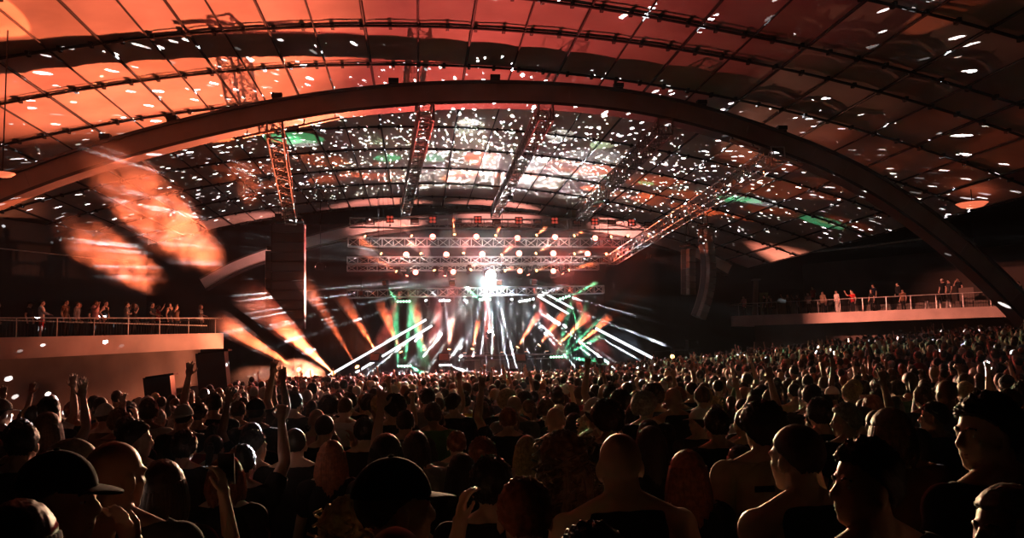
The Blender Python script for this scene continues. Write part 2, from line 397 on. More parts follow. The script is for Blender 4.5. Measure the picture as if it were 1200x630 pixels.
# ------------------------------------------------------------------ trusses
def truss(name, a, b, h, w, label, group=None, m=STEEL, bays=None, rc=0.028, rl=0.014, tri=False, cat='truss'):
    a = Vector(a); b = Vector(b); r = thing(name, (a + b) / 2, label, cat, group)
    d = (b - a); L = d.length; d.normalize()
    side = d.cross(Vector((0, 0, 1))).normalized(); up = side.cross(d).normalized()
    bays = bays or max(3, round(L / 0.62))
    A = a - r.location; B = b - r.location
    if tri: cor = [up * h * 0.5 + side * w * 0.5, up * h * 0.5 - side * w * 0.5, up * -h * 0.5]
    else: cor = [up * h * 0.5 + side * w * 0.5, up * h * 0.5 - side * w * 0.5, up * -h * 0.5 - side * w * 0.5, up * -h * 0.5 + side * w * 0.5]
    for c in cor:
        k = MB(); k.cyl(A + c, B + c, rc, n=6); k.build('chord', m, r)
    lace = MB(); n = len(cor)
    for k in range(bays):
        p0 = A.lerp(B, k / bays); p1 = A.lerp(B, (k + 1) / bays)
        for f in range(n):
            c0, c1 = cor[f], cor[(f + 1) % n]
            if k % 2: c0, c1 = c1, c0
            lace.cyl(p0 + c0, p1 + c1, rl, n=5, cap=False)
            lace.cyl(p0 + c0, p0 + c1, rl, n=5, cap=False)
    lace.build('lattice', m, r)
    for P in (A, B):
        e = MB()
        for f in range(n): e.cyl(P + cor[f], P + cor[(f + 1) % n], rc * 0.9, n=6)
        e.build('end_frame', m, r)
    return r
TRUSS_DARK = mat('truss_dim', (0.15, 0.135, 0.125), 0.5, 0.2, vary=0.2, scale=4)  # darkened copy of the truss metal for trusses that look dim
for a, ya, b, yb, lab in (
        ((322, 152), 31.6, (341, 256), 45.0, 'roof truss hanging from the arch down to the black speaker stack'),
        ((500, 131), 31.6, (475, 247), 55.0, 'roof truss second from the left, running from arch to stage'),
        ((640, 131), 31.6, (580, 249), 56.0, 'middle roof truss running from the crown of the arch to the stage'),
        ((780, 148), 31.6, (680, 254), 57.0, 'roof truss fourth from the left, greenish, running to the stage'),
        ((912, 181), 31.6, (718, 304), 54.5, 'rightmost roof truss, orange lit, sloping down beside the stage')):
    truss('roof_truss', at(*a, ya), at(*b, yb), 0.62, 0.55, lab, 'roof trusses between the arches', STEEL if 'rightmost' in lab else TRUSS_DARK, rc=0.035, rl=0.018)  # the orange lit truss gets paler metal to look brighter
truss('hanging_truss', at(1082, -9, 21.0), at(1164, 2, 21.5), 0.30, 0.30, 'short orange lit truss at the top edge of the dark roof', None, STEEL, bays=7)
# short pale strips that put the lit flange edges of the great arch into colour
for (p0, p1), lab in ((((284, 161), (322, 153)), 'by the speaker stack truss'), (((350, 148), (398, 138)), 'between first and second roof truss'), (((856, 164), (888, 175)), 'inside the rightmost roof truss'), (((904, 181), (940, 193)), 'outside the rightmost roof truss')):
    a, b = at(*p0, 31.55), at(*p1, 31.55); r = thing('lit_edge_strip', (a + b) / 2, 'pale strip for a lit flange edge under the great arch, ' + lab, 'rail', 'lit edge strips under the arch')
    k = MB(); q = (b - a).to_track_quat('X', 'Z'); k.box((0, 0, 0), ((b - a).length, 0.14, 0.07), q); k.build('rail', mat('lit_edge_orange', (0.85, 0.55, 0.42), 0.5), r)
    for t in (-0.38, 0.38):
        k = MB(); p = (b - a) * t; k.cyl(p, p + Vector((0, 0.25, 0.30)), 0.02); k.build('clamp', BLACK, r)

# ------------------------------------------------------------------ roof edge lines and outer walls
def wire(name, pts, r, m, label, cat='cable', group=None):
    b = MB(); b.tube(pts, r, 6); o = b.build(name, m); tag(o, label, cat, group); return o
wire('edge_cable', [at(-20, 289, 40), at(50, 296, 41), at(150, 307, 43)], 0.025, STEEL, 'pale cable stretched above the balcony with the white shirt')
wire('roof_edge_tube', [at(895, 301, 60), at(1000, 290, 52), at(1100, 277, 46)], 0.06, STEEL, 'long dull metal tube along the roof edge above the right-hand balcony', 'tube')

def quad(name, pts, m, label=None):
    b = MB(); b.add(pts, [tuple(range(len(pts)))]); o = b.build(name, m); return struct(o, label)
def slab_wall(name, a, b, z0, z1, t, m, label=None):
    a = Vector((a[0], a[1], 0)); b = Vector((b[0], b[1], 0)); d = b - a
    k = MB(); k.box((a + b) / 2 + Vector((0, 0, (z0 + z1) / 2)), (d.length, t, z1 - z0), Quaternion((0, 0, 1), math.atan2(d.y, d.x)))
    return struct(k.build(name, m), label)
slab_wall('wall_back', (-32, 71.5), (50, 71.5), -1.5, 13.0, 0.3, DARKWALL, 'black wall behind the stage')

# ------------------------------------------------------------------ balconies
def balcony(A, B, z_top, z_bot, deep, label, fence_h, post_n, sign, step=None):
    """Front edge A -> B (towards the stage), with a rounded end at B; z_top, z_bot give (at A, at B)."""
    A = Vector(A).to_2d(); B = Vector(B).to_2d(); e = (B - A).normalized(); out = Vector((-e.y, e.x)) * sign
    r = thing('balcony', (B.x, B.y, z_top[1]), label, 'balcony'); o0 = Vector(r.location)
    path = [A + (B - A) * t for t in np.linspace(0, 1, 25)]
    ctr = B + out * 0.8
    for k in range(1, 8):
        a = PI / 2 * k / 7; path.append(ctr + (-out * math.cos(a) + e * math.sin(a)) * 0.8)
    path.append(ctr + e * 0.8 + out * deep)
    Lt = (B - A).length
    def zz(z, p): return z[0] + (z[1] - z[0]) * min(1.0, max(0.0, (p - A).dot(e) / Lt))
    P = lambda p, z: Vector((p.x, p.y, z)) - o0
    f = MB()                                    # the front band
    rings = []
    for i, p in enumerate(path):
        inn = p + out * 0.25 if i < 25 else p - e * 0.25
        rings.append([P(p, zz(z_top, p)), P(inn, zz(z_top, p)), P(inn, zz(z_bot, p)), P(p, zz(z_bot, p))])
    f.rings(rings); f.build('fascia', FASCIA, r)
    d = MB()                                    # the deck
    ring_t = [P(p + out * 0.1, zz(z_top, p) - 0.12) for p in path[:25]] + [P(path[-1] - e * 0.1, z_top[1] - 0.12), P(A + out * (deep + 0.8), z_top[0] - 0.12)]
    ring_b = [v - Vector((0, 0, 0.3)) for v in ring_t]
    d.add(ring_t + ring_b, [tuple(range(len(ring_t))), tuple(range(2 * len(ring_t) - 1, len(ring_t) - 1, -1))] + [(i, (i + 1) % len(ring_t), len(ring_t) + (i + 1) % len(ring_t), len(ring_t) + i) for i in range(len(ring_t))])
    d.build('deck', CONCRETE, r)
    if step:                                    # a raised tier at the back of the deck
        s0, hh = step; p0, p1 = A + out * s0, B + out * s0 - e * 1.5; p2, p3 = B + out * (deep + 0.5) - e * 1.5, A + out * (deep + 0.5)
        k = MB(); t_ = [P(p, zz(z_top, p) + hh) for p in (p0, p1, p2, p3)]; b_ = [v - Vector((0, 0, hh + 0.2)) for v in t_]
        k.add(t_ + b_, [(0, 1, 2, 3), (7, 6, 5, 4), (0, 4, 5, 1), (1, 5, 6, 2), (2, 6, 7, 3), (3, 7, 4, 0)]); k.build('raised_tier', CONCRETE, r)
    rail_pts = path[:33]
    k = MB(); k.tube([P(p + out * 0.15, zz(z_top, p) + fence_h) for p in rail_pts], 0.028, 6); k.build('handrail', STEEL, r)
    k = MB()
    tot = Lt
    for t in np.arange(0.0, 1.0, 0.16 / tot):
        p = A + (B - A) * t + out * 0.15; k.cyl(P(p, zz(z_top, p)), P(p, zz(z_top, p) + fence_h), 0.009, n=4, cap=False)
    bal = k.build('baluster_grille', BLACK, r); bal['kind'] = 'stuff'
    for t in np.linspace(0.01, 0.99, post_n):
        p = A + (B - A) * t + out * 0.15; k = MB(); k.cyl(P(p, zz(z_top, p) - 0.05), P(p, zz(z_top, p) + fence_h), 0.024, n=6); k.build('post', STEEL, r)
    return dict(A=A, B=B, e=e, out=out, z=z_top, zz=zz, root=r)
LA, LB = at(-35, 396, 36.5), at(257, 390, 48.0)
LBAL = balcony(LA, LB, (at(-35, 396, 36.5).z, at(257, 390, 48.0).z), (at(-35, 423, 36.5).z, at(257, 408, 48.0).z), 7.0, 'balcony with rounded end on the side of the black speaker stack', 0.82, 8, 1)
RA, RB = at(1235, 356, 48.5), at(862, 370, 66.0)
RBAL = balcony(RA, RB, (RA.z, RB.z), (at(1235, 369, 48.5).z, at(862, 382, 66.0).z), 9.0, 'long balcony with bar guests on the side of the curved speaker array', 0.95, 14, -1, step=(3.0, 0.55))
def off(b, t, back, dz=0.0):
    p = b['A'] + (b['B'] - b['A']) * t + b['out'] * back
    return (p.x, p.y)
h = at(0, 374, 37.4); g2 = at(247, 381, 47.4)
wire('sloping_handrail', [off(LBAL, 0.0, 0.35) + (h.z,), off(LBAL, 0.5, 0.35) + ((h.z + g2.z) / 2,), off(LBAL, 0.96, 0.35) + (g2.z,)], 0.03, STEEL, 'bright steel handrail sloping along the balcony with the rounded end', 'handrail')
# walls under and behind the balconies
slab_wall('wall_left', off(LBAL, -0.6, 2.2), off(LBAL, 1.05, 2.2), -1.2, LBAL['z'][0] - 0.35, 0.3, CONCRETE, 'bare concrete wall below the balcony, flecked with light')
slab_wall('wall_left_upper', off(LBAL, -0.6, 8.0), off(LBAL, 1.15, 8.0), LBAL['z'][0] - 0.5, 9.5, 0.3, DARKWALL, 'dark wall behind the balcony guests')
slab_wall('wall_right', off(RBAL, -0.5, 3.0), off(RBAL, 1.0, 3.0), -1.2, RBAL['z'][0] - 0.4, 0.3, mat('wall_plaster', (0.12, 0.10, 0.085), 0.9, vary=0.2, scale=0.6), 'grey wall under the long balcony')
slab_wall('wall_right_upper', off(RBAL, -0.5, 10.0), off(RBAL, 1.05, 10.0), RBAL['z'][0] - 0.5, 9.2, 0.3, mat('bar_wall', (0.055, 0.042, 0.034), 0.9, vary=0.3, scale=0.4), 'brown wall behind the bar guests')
# ================================================================== STAGE
ST_Z = EYE - 1.40; ST_Y0, ST_Y1 = 47.0, 61.0
st = thing('stage', (2.5, ST_Y0, ST_Z), 'wide low black stage with reflective deck behind the crowd', 'stage')
b = MB(); b.box((0, (ST_Y1 - ST_Y0) / 2, -0.1), (27.0, ST_Y1 - ST_Y0, 0.2)); b.build('deck', GLASSY, st)
b = MB(); b.box((0, 0.2, -0.85), (26.6, 0.12, 1.3)); b.build('front_skirt', BLACK, st)
for x in (-13.2, 13.2):
    b = MB(); b.box((x, 7, -0.85), (0.12, 13.6, 1.3)); b.build('side_skirt', BLACK, st)
bd = thing('stage_backdrop', (2.5, 60.6, ST_Z), 'black cloth backdrop hanging at the back of the stage', 'backdrop')
b = MB(); n = 140
rows = [[Vector((-11 + 22 * k / n, 0.10 * math.sin(k * 1.1) + 0.04 * math.sin(k * 2.7), z)) for k in range(n + 1)] for z in (0.0, 3.0, 6.0)]
rb = [v + Vector((0, 0.03, 0)) for r_ in rows for v in r_]
vs = [v for r_ in rows for v in r_]
b.add(vs, [(j * (n + 1) + i, j * (n + 1) + i + 1, (j + 1) * (n + 1) + i + 1, (j + 1) * (n + 1) + i) for j in range(2) for i in range(n)])
b.build('drape', mat('backdrop_cloth', (0.0018, 0.0018, 0.002), 0.95, spec=0.03), bd, smooth=True)
b = MB(); b.cyl((-11.1, 0, 6.02), (11.1, 0, 6.02), 0.04); b.build('pipe', BLACK, bd)

# front trusses, topmost first: left pixel x, top and bottom rails at the left end, right pixel x, rails at the right end, distance
FRONT = [
    (410, 254.5, 267, 773, 258.5, 269.5, 57.5, 'topmost stage truss carrying square blinder lamps'),
    (408, 278, 289.5, 742, 279.5, 289.5, 56.0, 'second stage truss from the top, below the round lamps'),
    (407, 301, 309, 715, 300, 309, 54.0, 'third stage truss from the top, longer of a close pair'),
    (407, 310.5, 318, 701, 309.8, 316, 55.2, 'fourth stage truss from the top, shorter of a close pair'),
    (407, 339, 349.5, 707, 334.5, 343.5, 51.0, 'lowest stage truss, hanging over the green and white light bars')]
TR = []
for x0, t0, b0, x1, t1, b1, y, lab in FRONT:
    a, c = at(x0, (t0 + b0) / 2, y), at(x1, (t1 + b1) / 2, y)
    hh = ((b0 - t0) + (b1 - t1)) / 2 * y / 1000.0
    TR.append((a, c, hh)); truss('stage_truss', a, c, hh - 0.04, 0.42, lab, 'front trusses over the stage', STEEL, bays=26, rc=0.034, rl=0.018)
for k, (a, c, hh) in enumerate(TR):
    for t in (0.12, 0.88):
        p = a.lerp(c, t)
        o = MB(); o.cyl(p + Vector((0, 0, hh / 2)), Vector((p.x, p.y, vault_z(p.x) - 0.1)), 0.010, n=5)
        tag(o.build('hoist_chain', BLACK), 'thin hoist chain at the %s end of the %s' % ('left' if t < 0.5 else 'right', FRONT[k][7].split(',')[0].replace(' carrying square blinder lamps', '').replace(' from the top', ' from above')), 'chain', 'hoist chains of the stage trusses')

# --- lamps
def blinder(p, label):
    r = thing('blinder_lamp', p, label, 'stage light', 'four-lamp blinders on the topmost truss')
    b = MB(); b.box((0, 0.06, 0), (0.46, 0.12, 0.46)); b.box((0, -0.02, 0.24), (0.5, 0.1, 0.03)); b.box((0, -0.02, -0.24), (0.5, 0.1, 0.03)); b.box((0.25, -0.02, 0), (0.03, 0.1, 0.5)); b.box((-0.25, -0.02, 0), (0.03, 0.1, 0.5)); b.build('housing', BLACK, r)
    for x in (-0.115, 0.115):
        for z in (-0.115, 0.115):
            b = MB(); b.cyl((x, -0.03, z), (x, 0.0, z), 0.095, 0.07, n=14); b.build('bulb_cell', LENS_DIM, r)
    b = MB(); b.cyl((0, 0.06, -0.25), (0, 0.06, -0.42), 0.025); b.box((0, 0.06, -0.42), (0.12, 0.1, 0.1)); b.build('clamp', BLACK, r)
def wash_panel(p, label):
    r = thing('wash_light', p, label, 'stage light', 'flat wash panels on the topmost truss')
    b = MB(); b.box((0, 0.05, 0.05), (0.5, 0.16, 0.30)); b.cyl((-0.28, 0.05, -0.15), (-0.28, 0.05, 0.2), 0.018); b.cyl((0.28, 0.05, -0.15), (0.28, 0.05, 0.2), 0.018); b.build('housing', BLACK, r)
    b = MB(); b.box((0, -0.04, 0.02), (0.44, 0.03, 0.2)); b.build('louvre', mat('amber_louvre', (0.45, 0.20, 0.16), 0.4), r)
    b = MB(); b.box((0, 0.05, -0.2), (0.62, 0.05, 0.05)); b.build('yoke', BLACK, r)
def wash_lamp(p, label, lens=LENS_RED, rad=0.19, light=None, group='round wash lamps on the stage trusses'):
    """Round wash light in a yoke, facing the crowd."""
    r = thing('wash_lamp', p, label, 'stage light', group)
    tilt = Quaternion((1, 0, 0), math.radians(-8))
    b = MB(); b.cyl(tilt @ Vector((0, -0.10, 0)), tilt @ Vector((0, 0.2, 0)), rad * 1.12, rad * 0.7, n=20); b.cyl(tilt @ Vector((0, -0.16, 0)), tilt @ Vector((0, -0.10, 0)), rad * 1.18, n=20); b.build('body', BLACK, r, smooth=False)
    b = MB(); b.cyl(tilt @ Vector((0, -0.175, 0)), tilt @ Vector((0, -0.15, 0)), rad * 0.95, rad, n=20); b.build('lens', lens, r)
    b = MB(); b.box((-rad * 1.3, 0.05, -0.12), (0.04, 0.09, 0.36)); b.box((rad * 1.3, 0.05, -0.12), (0.04, 0.09, 0.36)); b.box((0, 0.05, -0.31), (rad * 2.7, 0.12, 0.05)); b.build('yoke', BLACK, r)
    b = MB(); b.box((0, 0.05, -0.38), (0.28, 0.24, 0.12)); b.build('base', BLACK, r)
    if light: spot(p + Vector((0, -0.22, -0.02)), light[0], light[1], light[2], light[3], 0.6, rad * 0.7, parent=r)
    return r
PLUMES = [0]  # counts the smoke cones shaped to beams
def moving_head(p, tgt, label, lens=LENS_ORANGE, rad=0.085, beam=None, below=False, group='moving head lamps', plume=None):  # plume: smoke cone shaped to the beam
    """Base, yoke and a barrel turned towards the target. below: it hangs under a truss."""
    r = thing('moving_head', p, label, 'stage light', group); p = Vector(p)
    d = (Vector(tgt) - p).normalized(); q = d.to_track_quat('Z', 'Y'); s = 1 if below else -1
    b = MB(); b.box((0, 0, s * 0.34), (0.26, 0.22, 0.14), taper=0.9); b.build('base', BLACK, r)
    yaw = Quaternion((0, 0, 1), math.atan2(d.y, d.x) - PI / 2)
    b = MB()
    for sx in (-1, 1): b.box(yaw @ Vector((sx * 0.16, 0, s * 0.12)), (0.045, 0.11, 0.36), yaw)
    b.box((0, 0, s * 0.25), (0.35, 0.12, 0.05), yaw); b.build('yoke', BLACK, r)
    b = MB(); b.cyl(q @ Vector((0, 0, -0.2)), q @ Vector((0, 0, 0.16)), 0.125, 0.10, n=14); b.cyl(q @ Vector((0, 0, -0.27)), q @ Vector((0, 0, -0.2)), 0.08, 0.125, n=14); b.build('barrel', BLACK, r)
    b = MB(); b.cyl(q @ Vector((0, 0, 0.155)), q @ Vector((0, 0, 0.18)), rad * 1.05, rad, n=14); b.build('lens', lens, r)
    if beam:        # (watts, colour, cone angle)
        spot(p + d * 0.2, tgt, beam[0], beam[1], beam[2], 0.12, 0.03, parent=r)
    if plume:       # (length, density, half angle): smoke cone shaped to the beam, to make it show
        L, dens, ha = plume; PLUMES[0] += 1
        k = MB(); n = 14; q2 = d.to_track_quat('Z', 'Y')
        rr = [[Vector((math.cos(2 * PI * i / n), math.sin(2 * PI * i / n), 0)) * (0.09 + z * math.tan(math.radians(ha)) * 1.15) + Vector((0, 0, z)) for i in range(n)] for z in np.linspace(0, L, 7)]
        k.rings(rr); o = k.build('beam_smoke', smoke_mat('beam_smoke_mat_%d' % PLUMES[0], dens, random.uniform(1.1, 1.7), (0.30, 0.58), end=L))
        o.location = p + d * 0.2; o.rotation_mode = 'QUATERNION'; o.rotation_quaternion = q2
        stuff(o, 'cone of stage smoke shaped to a lamp beam', 'smoke')
    return r

top = [(457, 256), (507, 257), (560, 257), (608, 258), (650, 258), (697, 259), (740, 260)]
for k, (px, py) in enumerate(top): blinder(at(px, py + 0.5, 57.0), '%s four-lamp blinder from the left on the topmost stage truss' % ORD[k + 1])
for k, (px, py) in enumerate([(433, 259), (486, 259), (536, 259), (582, 260), (630, 260), (676, 261), (717, 261), (760, 263)]):
    wash_panel(at(px, py, 57.0), '%s flat amber wash panel from the left on the topmost stage truss' % ORD[k + 1])
CROWD_AIM = lambda k, n: (-11 + 26.0 * k / max(1, n - 1), 33.0, 0.5)
WASH_W = 4500
rowA = [(507, 278), (558, 278), (606, 279.5), (650, 278.5), (697, 279.5)]
for k, (px, py) in enumerate(rowA): wash_lamp(at(px, py, 56.0), '%s big red wash lamp from the left above the second truss' % ORD[k + 1], light=(CROWD_AIM(k, 5), WASH_W, RED, 52))
rowB = [(476, 299), (523, 299), (565, 298.5), (608, 297.5), (648, 297.5), (688, 298)]
for k, (px, py) in enumerate(rowB): wash_lamp(at(px, py, 54.0), '%s big red wash lamp from the left above the third truss' % ORD[k + 1], light=(CROWD_AIM(k, 6), WASH_W * 0.8, RED, 52) if k % 2 == 0 else None)
rowC = [(487, 319.5), (531, 319), (609, 318), (648, 318)]
for k, (px, py) in enumerate(rowC): wash_lamp(at(px, py, 54.6), '%s red wash lamp from the left under the close pair of trusses' % ORD[k + 1], rad=0.17, light=(CROWD_AIM(k, 4), WASH_W * 0.8, ROSE, 52) if k % 2 else None)
# moving heads above the second, third and fourth trusses: pixel, distance, aim pixel, smoke cone length, angle
heads = [
    ((430, 278), 56.0, (404, 262), 0, 'second'), ((484, 278), 56.0, (466, 258), 1.6, 'second'), ((533, 277), 56.0, (530, 250), 1.3, 'second'), ((580, 277.5), 56.0, (588, 262), 0.9, 'second'),
    ((627, 277), 56.0, (645, 262), 1.1, 'second'), ((671, 277), 56.0, (690, 268), 0.9, 'second'), ((714, 278), 56.0, (736, 270), 0, 'second'), ((735, 277), 56.0, (742, 270), 0, 'second'), ((757, 277), 56.0, (772, 270), 0, 'second'),
    ((449, 298.5), 54.0, (423, 281), 2.2, 'third'), ((495, 298.5), 54.0, (476, 280), 1.4, 'third'), ((543, 298.5), 54.0, (546, 280), 1.2, 'third'), ((586, 300), 54.0, (604, 284), 1.2, 'third'), ((626, 298), 54.0, (648, 284), 1.2, 'third'),
    ((671, 298), 54.0, (692, 291), 0.9, 'third'), ((709, 298), 54.0, (722, 294), 0, 'third'),
    ((467, 319.5), 54.6, (424, 292), 3.1, 'fourth'), ((510, 319), 54.6, (497, 290), 2.0, 'fourth'), ((550, 317.5), 54.6, (566, 300), 0.9, 'fourth'), ((590, 317.5), 54.6, (606, 312), 0.8, 'fourth'), ((627, 317.5), 54.6, (642, 312), 0.8, 'fourth'), ((664, 317), 54.6, (700, 308), 1.9, 'fourth')]
cnt = {}
for (px, py), y, (tx, ty), pl, row in heads:
    cnt[row] = cnt.get(row, 0) + 1
    p = at(px, py, y); t = at(tx, ty, y - 1.2)
    moving_head(p, t, '%s small orange moving head from the left at the %s truss' % (ORD[cnt[row]], row), below=(row == 'fourth'),
                beam=(5500, ORANGE, 13) if pl else None, plume=(pl, 0.8, 6.5) if pl else None, group='moving heads at the stage trusses')
# moving heads standing on the stage floor throw orange beams up through the smoke
floor_heads = [((395, 441), 48.0, (285, 340), 8.2, 8.5), ((445, 417.5), 54.0, (398, 344), 4.6, 9), ((471, 415), 54.5, (446, 356), 3.6, 10), ((498, 412.5), 55.0, (486, 358), 3.1, 11), ((526, 412), 55.0, (529, 376), 2.2, 10),
               ((553, 411.5), 55.0, (560, 378), 2.0, 9), ((605, 409), 55.0, (632, 366), 2.8, 9), ((630, 406.5), 54.5, (664, 362), 3.0, 10), ((654, 405), 54.0, (692, 366), 2.8, 11), ((677, 404), 53.5, (716, 370), 2.7, 11)]
for k, ((px, py), y, (tx, ty), L, ang) in enumerate(floor_heads):
    p = at(px, py, y); t = at(tx, ty, y - (6.0 if k == 0 else 0.6))
    moving_head(p, t, '%s orange beam lamp from the left standing up on the stage' % ORD[k + 1], rad=0.10, beam=(42000 if k == 0 else 15000, ORANGE, ang * 1.15), plume=(L, 1.1, ang * 0.575), group='beam lamps standing on the stage')
    hz = p.z - 0.42 - ST_Z
    if hz > 0.12:
        r = thing('lamp_stand', (p.x, p.y, ST_Z), 'black stand under the %s orange beam lamp from the left' % ORD[k + 1], 'stand', 'stands under the beam lamps')
        b = MB(); b.cyl((0, 0, 0.03), (0, 0, hz), 0.04, n=8); b.build('pole', BLACK, r)
        b = MB(); b.box((0, 0, 0.02), (0.6, 0.6, 0.04)); b.build('foot_plate', BLACK, r)
        b = MB(); b.box((0, 0, hz - 0.01), (0.3, 0.26, 0.02)); b.build('top_plate', BLACK, r)
    else:
        r = thing('flight_case', (p.x, p.y, ST_Z), 'black box under the %s orange beam lamp from the left' % ORD[k + 1], 'case', 'boxes under the beam lamps') if hz > 0 else None
        if r:
            b = MB(); b.box((0, 0, hz / 2), (0.7, 0.6, hz)); b.build('case_body', BLACK, r)
            b = MB(); b.box((0, 0, hz), (0.72, 0.62, 0.03)); b.build('case_edge', STEEL, r)
# soft red beams that fall from the close pair of trusses
for k, ((px, py), (tx, ty), L) in enumerate((((478, 320), (432, 440), 6.0), ((522, 320), (500, 440), 5.5), ((569, 321), (574, 420), 4.5), ((618, 319), (668, 440), 6.5), ((658, 318), (722, 440), 7.0))):
    p = at(px, py, 54.2); moving_head(p, at(tx, ty, 53.4), '%s soft red beam lamp from the left under the close pair of trusses' % ORD[k + 1], LENS_RED, 0.085, beam=(9000, (1.0, 0.12, 0.08), 10), below=True, group='soft red beam lamps', plume=(L, 0.3, 5.0))
# light bars of five cells, hung under the lowest truss and lying on the stage: pixel, distance, lens, length in pixels, beam targets
def light_bar(p, length, lens, label, hang, tilt=0.0, group=None):
    r = thing('light_bar', p, label, 'stage light', group)
    q = Quaternion((0, 1, 0), -tilt)
    b = MB(); b.box((0, 0.08, 0), (length, 0.12, 0.13), q); b.build('housing', BLACK, r)
    for k in range(5):
        x = (k - 2) * length / 5.3; c = q @ Vector((x, 0.0, 0))
        b = MB(); b.cyl(c + Vector((0, -0.02, 0)), c + Vector((0, 0.03, 0)), length * 0.062, n=12); b.build('cell', lens, r)
    b = MB()
    for x in (-0.4, 0.4):
        c = q @ Vector((x * length, 0.08, 0)); b.box(c + Vector((0, 0, 0.18 if hang else -0.11)), (0.05, 0.05, 0.3 if hang else 0.10))
    b.build('bracket', BLACK, r)
    return r
bars = [((473, 353), 51.0, LENS_GREEN, 18, 'green light bar hung left under the lowest stage truss', True, 0, GREEN, [((455, 338), 7), ((500, 430), 10)]),
        ((521, 352), 51.0, LENS_WHITE, 15, 'white light bar hung under the lowest truss beside the bright globe', True, 0, WHITE, [((500, 335), 6), ((528, 405), 6)]),
        ((568, 350.5), 51.0, LENS_GREEN, 16, 'green light bar hung straight below the bright white globe', True, 0, GREEN, [((545, 336), 8)]),
        ((615, 352), 51.0, LENS_WHITE, 16, 'white light bar hung right of the bright white globe', True, 0.16, WHITE, [((660, 334), 8)]),
        ((660, 349), 51.0, LENS_GREEN, 20, 'green tilted light bar hung at the right under the lowest truss', True, 0.3, GREEN, [((700, 330), 7), ((690, 425), 6)]),
        ((474, 428.5), 50.0, LENS_GREEN, 18, 'green light bar standing on the stage floor at the left', False, 0, GREEN, [((500, 440), 16), ((485, 340), 8), ((462, 345), 8)]),
        ((522, 427.5), 50.0, LENS_WHITE, 16, 'white light bar on the stage floor left of the table', False, 0, WHITE, [((552, 438), 14), ((545, 395), 12)]),
        ((652, 418), 50.5, LENS_GREEN, 17, 'green light bar standing on the stage right of the table', False, 0, GREEN, [((712, 424), 9), ((708, 392), 7), ((672, 345), 5), ((690, 352), 5), ((705, 372), 5)])]
for (px, py), y, lens, wpx, lab, hang, tilt, col, beams in bars:
    p = at(px, py, y); r = light_bar(p, wpx * y / 1000.0, lens, lab, hang, tilt, 'five-cell light bars')
    if hang:
        zt = TR[4][0].lerp(TR[4][1], (px - 407) / 300.0).z
    for k, ((tx, ty), ang) in enumerate(beams):
        s0 = p + Vector((-wpx * y / 2400.0 if tx < px else wpx * y / 3000.0 if tx > px + 25 else 0, -0.1, 0.0))
        t = at(tx, ty, y - 0.9); spot(s0, t, 11000 if col == GREEN else 8000, col, ang, 0.3, 0.03, parent=r)
        d = (t - s0); L = d.length * 1.05; q2 = d.to_track_quat('Z', 'Y'); PLUMES[0] += 1
        kk = MB(); n = 12
        kk.rings([[Vector((math.cos(2 * PI * i / n), math.sin(2 * PI * i / n), 0)) * (0.05 + z * math.tan(math.radians(ang / 2)) * 1.1) + Vector((0, 0, z)) for i in range(n)] for z in np.linspace(0, L, 5)])
        o = kk.build('beam_smoke', smoke_mat('beam_smoke_mat_%d' % PLUMES[0], 0.55, 1.5, (0.30, 0.6), end=L))  # smoke cone cut to the beam so that it shows
        o.location = s0; o.rotation_mode = 'QUATERNION'; o.rotation_quaternion = q2; stuff(o, 'cone of stage smoke shaped to a light bar beam', 'smoke')

# --- the blinding white globe: a mirror ball whose reflected glare is emission, its flecks thrown by patterned lamps
gb = thing('mirror_globe', BALL_AT, 'blinding white mirror globe in the middle of the stage trusses', 'mirror ball')
b = MB(); b.ball((0, 0, 0), 0.30, 28, 16); b.build('mirror_sphere', BALL_WHITE, gb, smooth=False)
b = MB(); b.cyl((0, 0, 0.28), (0, 0, 0.36), 0.06, n=10); b.build('collar', BLACK, gb)
b = MB(); b.cyl((0, 0, 0.36), (0, 3.0, 0.62), 0.015); b.build('hanger', BLACK, gb)
def globe_light(name, energy, color, radius, gobo=None, dz=0.0):
    l = bpy.data.lights.new(name, 'POINT'); l.energy = energy; l.color = color; l.shadow_soft_size = radius
    if gobo: gobo_nodes(l, *gobo)
    o = bpy.data.objects.new(name, l); C.objects.link(o); o.parent = gb; o.location = (0, -0.34, dz); return o
spot(BALL_AT + Vector((0, -0.34, 0.06)), BALL_AT + Vector((0, -0.5, 1.4)), BALL_DOTS, (0.95, 0.97, 1.0), 172, 0.05, 0.012, (58.0, 0.17, 2.0, 3.0), parent=gb, name='globe_flecks')
spot(BALL_AT + Vector((0, -0.40, 0.0)), BALL_AT + Vector((0, -2.0, -0.25)), BALL_DOTS * 1.8, (0.95, 0.97, 1.0), 140, 0.1, 0.012, (40.0, 0.17, 2.0, 2.2), parent=gb, name='globe_flecks_low')
spot(BALL_AT + Vector((0, -0.36, -0.04)), BALL_AT + Vector((-0.05, 0.12, -1.0)), BALL_FAN, WHITE, 158, 0.3, 0.012, (15.0, 0.125, 3.0, 2.6), parent=gb, name='globe_rays')
spot(BALL_AT + Vector((0, -0.42, -0.05)), (1.5, 14.0, 0.0), CROWD_RIM, WARM, 36, 0.9, 0.08, parent=gb, name='crowd_rim')  # added warm light at the globe that rims the heads of the crowd

